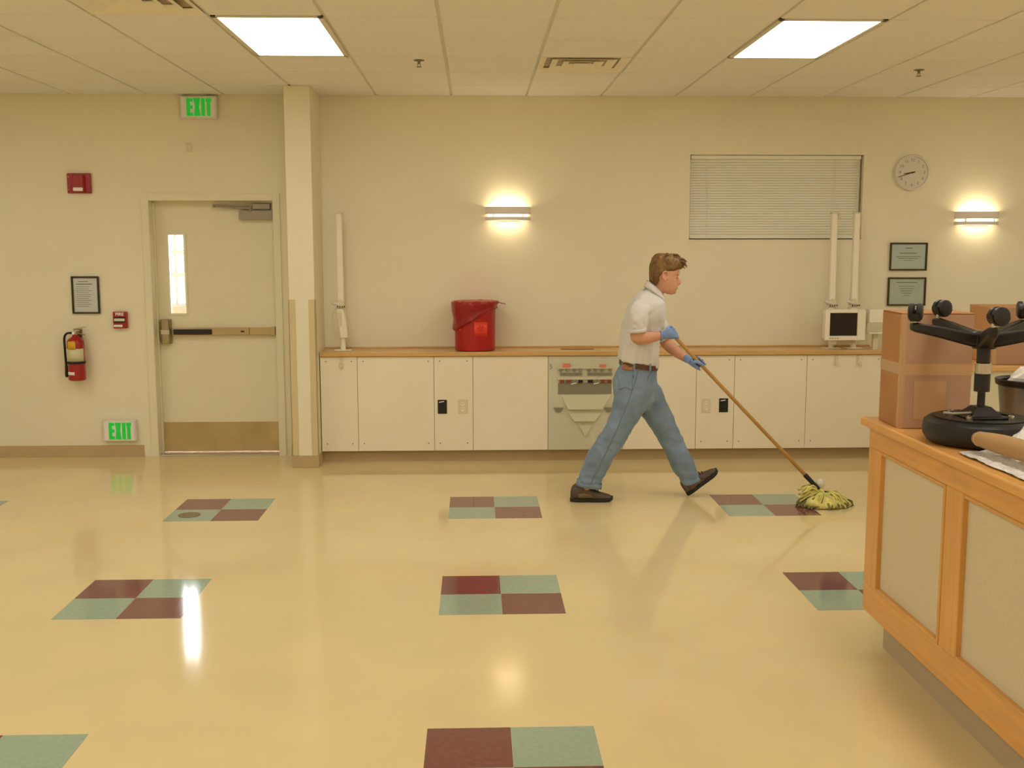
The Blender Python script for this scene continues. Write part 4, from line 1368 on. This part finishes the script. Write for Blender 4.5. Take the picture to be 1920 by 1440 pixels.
for z in (1.352, 1.31, 1.27):
    decal('button', shirt, -.017, -.007, z - .005, z + .005, M['sagedk'], shirt, off=.004, nx=2, nz=2, thick=.002, front=True)
for nm, rg in (('NEAR', SLEEVE_NEAR), ('FAR', SLEEVE_FAR)):
    a, b = rg[-2], rg[-1]
    hem = MB()
    rr = []
    for u, q in ((.45, 1.0), (.45, 1.05), (1.0, 1.06), (1.02, 1.0), (1.0, .92)):
        c_ = tuple(x + (y_ - x) * u for x, y_ in zip(a, b))
        rr.append(ring_pts((c_[0], c_[1], c_[2], c_[3] * q, c_[4] * q, c_[5] * q), 28, 2.1))
    hem.loft(rr, caps=False)
    hem.build('sleeve_hem', M['shirt'], shirt, smooth=True)

# jeans
jb = MB()
add_loft(jb, PELVIS, e=2.4)
add_loft(jb, LEG_NEAR, e=2.3); add_loft(jb, LEG_FAR, e=2.3)
def jean_disp(co):
    p = Vector((co.x * 8, co.y * 8, co.z * 9))
    d = .008 * noise.noise(p) + .005 * noise.noise(p * 2.3)
    kn = max(0, 1 - abs(co.z - .42) / .14)
    d += kn * .008 * noise.noise(Vector((co.x * 6, co.y * 8, co.z * 30 + co.x * 12)))
    low = max(0, (.36 - co.z) / .36)
    d += low * .014 * noise.noise(Vector((co.x * 5 + co.z * 10, co.y * 8, co.z * 26)))
    hipz = max(0, 1 - abs(co.z - .70) / .14)
    d += hipz * .007 * noise.noise(Vector((co.x * 10 - co.z * 12, co.y * 6, co.z * 16)))
    return d
jeans = fuse('jeans', jb, M['jean'], ps, voxel=.006, smooth=6, disp=jean_disp)
def pocket_shape(u, v):
    x0, x1 = -.186 + .012 * (1 - v), -.092 - .004 * v
    x = x0 + (x1 - x0) * u
    z = .806 + (.895 - .806) * v - (.02 * (1 - v) * (abs(u - .5) * 2))
    return (x - .012 * (1 - v), z)
pk = decal('back_pocket', jeans, 0, 0, 0, 0, M['jean'], jeans, shape=pocket_shape, thick=.003)
decal('pocket_seam', jeans, 0, 0, 0, 0, M['jeand'], jeans, shape=lambda u, v: (-.188 + .1 * u, .882 + .01 * v - .008 * u), off=.0035, nx=10, nz=2, thick=.0015)
decal('side_seam', jeans, 0, 0, 0, 0, M['jeand'], jeans, shape=lambda u, v: (-.045 - .33 * (1 - v) ** 1.15 + .006 * u - .02 * v, .14 + (.92 - .14) * v), off=.0005, nx=2, nz=60, thick=.0012)
decal('front_pocket_seam', jeans, 0, 0, 0, 0, M['jeand'], jeans, shape=lambda u, v: (.0 + .055 * v + .006 * u, .93 - .075 * (1 - v) ** 2 - .02 * v), off=.001, nx=2, nz=16, thick=.0015)
decal('leather_patch', jeans, -.152, -.092, .917, .953, M['tanl'], jeans, off=.008, thick=.002)
for rg in (LEG_NEAR, LEG_FAR):
    a, b = rg[-2], rg[-1]
    hem = MB()
    rr = []
    for u, q in ((.35, 1.0), (.35, 1.035), (1.05, 1.04), (1.08, .99), (1.0, .9)):
        c_ = tuple(x + (y_ - x) * u for x, y_ in zip(a, b))
        rr.append(ring_pts((c_[0], c_[1], c_[2], c_[3] * q, c_[4] * q, c_[5] * q), 28, 2.3))
    hem.loft(rr, caps=False)
    hem.build('trouser_hem', M['jean'], jeans, smooth=True)
# belt
bl_ = MB()
rr = []
for dz, q in ((.018, .985), (.018, 1.035), (-.016, 1.045), (-.016, .99)):
    rr.append(ring_pts((-.038, 0, .940 + dz, .124 * q, -.019, .1535 * q), 40, 2.4))
bl_.loft(rr + [rr[0]], caps=False)
belt = bl_.build('belt', M['belt'], ps, smooth='auto')
MB().box((.088, -.024, .902), (.097, .024, .94)).build('buckle', M['steel'], belt, bevel=.003)
for x, y_ in ((-.088, -.147), (.02, -.15), (-.155, -.07)):
    MB().hexa([(x - .006, y_ - .014, .916), (x + .006, y_ - .014, .916), (x + .006, y_ + .01, .916), (x - .006, y_ + .01, .916), (x - .006, y_ - .014, .962), (x + .006, y_ - .014, .962), (x + .006, y_ + .01, .962), (x - .006, y_ + .01, .962)]).build('belt_loop', M['jean'], jeans, bevel=.002)

# shoes
def shoe(origin, pitch, length, yaw=0.):
    q = length / .285
    rows = [(0.0, .022, .066, .018), (.010, .012, .105, .036), (.045, .012, .13, .042), (.09, .012, .126, .042), (.13, .012, .104, .042), (.18, .012, .074, .047), (.23, .012, .056, .046), (.262, .014, .047, .038), (.283, .02, .034, .018)]
    R = Matrix.Translation(origin) @ Matrix.Rotation(yaw, 4, 'Z') @ Matrix.Rotation(-pitch, 4, 'Y')
    def put(p): return tuple(R @ Vector((p[0] * q, p[1], p[2])))
    mb = MB()
    for_r = []
    for (x, zb, zt, hw_) in cat_rom(rows, 4):
        ring = []
        for k in range(20):
            t = 2 * PI * k / 20
            c, s = math.cos(t), math.sin(t)
            wz = hw_ * (1 if s < 0 else 1 - .35 * s ** 2)
            ring.append(put((x, wz * math.copysign(abs(c) ** .8, c), (zb + zt) / 2 + (zt - zb) / 2 * math.copysign(abs(s) ** .85, s))))
        for_r.append(ring)
    mb.loft(for_r)
    up = mb.build('shoe', M['shoe'], ps, smooth=True)
    so = MB()
    rr = []
    def outline(sc, z, dx=0.):
        pts = [(-.004, .0), (.0, .02), (.02, .036), (.06, .041), (.12, .041), (.18, .048), (.23, .049), (.265, .04), (.285, .022), (.291, 0)]
        return [(x, y_ * sc) for x, y_ in pts] + [(x, -y_ * sc) for x, y_ in reversed(pts[1:-1])]
    for z, sc in ((.0, .95), (.004, 1.0), (.018, 1.02), (.024, 1.0)):
        rr.append([put((x, y_, z + (.012 if x > .26 else 0) * (x - .26) / .03)) for x, y_ in outline(sc, z)])
    so.loft(rr)
    so.build('sole', M['sole'], up, bevel=.002)
    for side in (-1, 1):
        pn = MB()
        rr = []
        for x, za, zb_ in ((.05, .03, .07), (.09, .03, .075), (.13, .03, .068), (.17, .028, .05)):
            rr.append([put((x, side * .0445, za)), put((x, side * .0405, zb_)), put((x, side * .034, zb_)), put((x, side * .034, za))])
        pn.loft(rr)
        pn.build('side_panel', M['shoep'], up, smooth=True)
    for k in range(4):
        x = .13 + .019 * k
        z = .106 - .0105 * k
        MB().tube([put((x - .004, -.03, z - .012)), put((x, 0, z + .004)), put((x + .004, .03, z - .012))], .0028, 6, k=3).build('lace', M['lace'], up, smooth=True)
    MB().tube([put((.115, -.01, .1)), put((.13, -.025, .118)), put((.14, -.04, .1))], .0028, 6, k=4).build('lace', M['lace'], up, smooth=True)
    return up
shoe((-.503, -.06, .0015), 0.0, .288)
shoe((.338, .066, .006), math.radians(38), .268)

# gloves
def glove(mb, name):
    return fuse(name, mb, M['glove'], ps, voxel=.0032, smooth=3)
gp = MB()
W_ = Vector((-.5, 0, .866))
def pr(c, hu, hy):
    c = Vector(c)
    out = []
    for k in range(18):
        t = 2 * PI * k / 18
        p = c + W_ * (hu * math.cos(t)) + Vector((0, hy * math.sin(t), 0))
        out.append(tuple(p))
    return out
gp.loft([pr((.084, -.218, 1.156), .030, .029), pr((.10, -.221, 1.158), .0285, .027), pr((.118, -.230, 1.166), .036, .022), pr((.138, -.238, 1.171), .041, .0185), pr((.156, -.240, 1.174), .040, .0145), pr((.162, -.238, 1.175), .036, .009)])
for i in range(4):
    K = Vector((.157, -.240, 1.174)) + W_ * (.029 - i * .0193)
    s_ = (.98, 1.05, 1.0, .86)[i]
    pts = [K + Vector(v) * s_ for v in ((-.008, 0, 0), (.012, .004, 0), (.0225, .022, -.002), (.016, .042, -.002), (-.004, .049, 0), (-.020, .043, .002))]
    gp.tube([tuple(p) for p in pts], [.0105, .0102, .0098, .0094, .009, .0078], 10, k=3)
gp.tube([(.112, -.226, 1.186), (.124, -.222, 1.206), (.142, -.208, 1.214), (.158, -.2, 1.206)], [.0135, .0128, .011, .009], 10, k=3)
g1 = glove(gp, 'glove')
MB().lathe([(.029, -.004), (.033, -.004), (.034, .006), (.030, .01), (.029, -.004)], c=(.078, -.2175, 1.156), axis='x', n=20, caps=False).build('cuff', M['glove'], g1, smooth=True)

P0, P1, P2, P3 = [Vector(PT[k]) for k in ('POLE0', 'POLE1', 'POLE2', 'POLE3')]
d_ = (P2 - P0).normalized()
E2 = Vector((0, -1, 0))
E2 = (E2 - d_ * E2.dot(d_)).normalized()
E1 = Vector((d_.z * -1, 0, d_.x)).normalized()       # up and to the right of the pole
if E1.z < 0:
    E1 = -E1
def pole_at(x): return P0 + (P2 - P0) * ((x - P0.x) / (P2.x - P0.x))
gf = MB()
# palm under the pole, coming from the wrist
wr = Vector((.283, -.105, .987))
pc_ = pole_at(.335) - E1 * .030 - E2 * .010
rows = []
dirp = (pc_ - wr).normalized()
side = dirp.cross(E1).normalized()
def prr(c, hu, hv, ax, ay):
    return [tuple(Vector(c) + ax * (hu * math.cos(2 * PI * k / 18)) + ay * (hv * math.sin(2 * PI * k / 18))) for k in range(18)]
gf.loft([prr(wr - dirp * .018, .031, .030, side, E1), prr(wr, .029, .028, side, E1), prr(wr * .5 + pc_ * .5, .034, .023, d_ * .7 + side * .3, E1), prr(pc_ - dirp * .004, .040, .017, d_, E1), prr(pc_ + dirp * .02, .042, .013, d_, E1 * .6 - E2 * .4)])
for i in range(4):
    c = pole_at(.306 + .0135 * i) 
    s_ = (.92, 1.0, 1.03, .98)[i]
    pts = []
    for k, ang in enumerate((1.52, 1.30, 1.08, .86, .64, .44)):
        a = ang * PI
        rad = (.030, .029, .026, .0235, .0225, .0225)[k] * s_
        pts.append(c + (E2 * math.cos(a) + E1 * math.sin(a)) * rad + d_ * (.004 * k))
    gf.tube([tuple(p) for p in pts], [.0112, .0108, .0102, .0096, .009, .008], 10, k=3)
c = pole_at(.318)
gf.tube([tuple(pc_ - d_ * .02 + E2 * .012), tuple(c - E1 * .016 + E2 * .018), tuple(c + d_ * .03 + E1 * .0 + E2 * .0235), tuple(c + d_ * .052 + E1 * .006 + E2 * .0225)], [.0135, .0125, .011, .0088], 10, k=3)
g2 = glove(gf, 'glove')

# ------------------------------------------------------------------ mop
mp = empty('mop', (PX + PT['MOPF'][0], PY - .24, 0))
tag(mp, 'string mop with long wooden handle and yellow yarn head on the floor', 'mop')
OFF = Vector((PX, PY, 0)) - Vector(mp.location)
MB().tube([tuple(P0 - d_ * .012 + OFF), tuple(P0 * .5 + P2 * .5 + OFF), tuple(P2 + OFF)], .0125, 16).build('handle', M['pole'], mp, smooth=True)
cl_ = MB().tube([tuple(P2 - d_ * .01 + OFF), tuple(P2 + d_ * .07 + OFF), tuple(P3 - d_ * .03 + OFF)], [.0165, .015, .012], 14).build('ferrule', M['black'], mp, smooth=True)
HC = P3 + OFF + Vector((.0, 0, -.018))
MB().tube([tuple(HC + Vector((-.05, .01, .03))), tuple(HC + Vector((.055, -.01, .005)))], .012, 10).tube([tuple(P3 - d_ * .04 + OFF), tuple(HC)], .010, 10).build('clamp', M['blackm'], mp, smooth=True)
wh_ = MB()
ellipsoid(wh_, tuple(HC + Vector((.0, .035, .066))), (.032, .025, .036), 14, 9)
wh_.build('release_knob', M['white'], mp, smooth=True)
core = MB()
rings = []
for j in range(9):
    u = j / 8
    z = .006 + .082 * (1 - u ** 1.6)
    rad = .03 + .125 * math.sin(min(1, u * 1.12) * PI / 2)
    ring = []
    for k in range(30):
        t = 2 * PI * k / 30
        nz = .018 * noise.noise(Vector((math.cos(t) * 2.2, math.sin(t) * 2.2, u * 3)))
        ring.append((HC.x + .015 + (rad * 1.02 + nz) * math.cos(t), HC.y + (rad * .82 + nz) * math.sin(t), max(.006, z + nz * .8)))
    rings.append(ring)
core.loft(rings)
core.build('yarn_core', M['yarn'], mp, smooth=True)
def strands(n, seed, r0, r1, zc, mkey, name, lobes):
    rnd = random.Random(seed)
    mb = MB()
    for k in range(n):
        t = rnd.uniform(0, 2 * PI)
        L_ = rnd.uniform(r0, r1)
        base_ = HC + Vector((.025 * math.cos(t) + .01, .02 * math.sin(t), rnd.uniform(-.01, .012)))
        end = Vector((HC.x + .02 + L_ * 1.1 * math.cos(t), HC.y + L_ * .8 * math.sin(t), rnd.uniform(.006, .012)))
        if lobes and k % 4 == 0:                     # tuft standing up on the handle side
            end = Vector((HC.x - .125 + rnd.uniform(-.03, .025), HC.y + rnd.uniform(-.04, .05), rnd.uniform(.03, .115)))
        mid = base_ * .45 + end * .55 + Vector((rnd.uniform(-.015, .015), rnd.uniform(-.015, .015), rnd.uniform(.018, .04) + zc))
        q = base_ * .12 + end * .88 + Vector((rnd.uniform(-.012, .012), rnd.uniform(-.012, .012), rnd.uniform(.008, .016)))
        pts = [base_, mid, q, end]
        mb.tube([(p.x, p.y, max(.0065, p.z)) for p in pts], [.0062, .0062, .006, .0052], 6, k=4)
    o = mb.build(name, M[mkey], mp, smooth=True)
    o['kind'] = 'stuff'
strands(170, 3, .11, .165, .012, 'yarn', 'yarn_strands', True)
strands(60, 5, .15, .178, -.012, 'yarnd', 'dirty_yarn_ends', False)
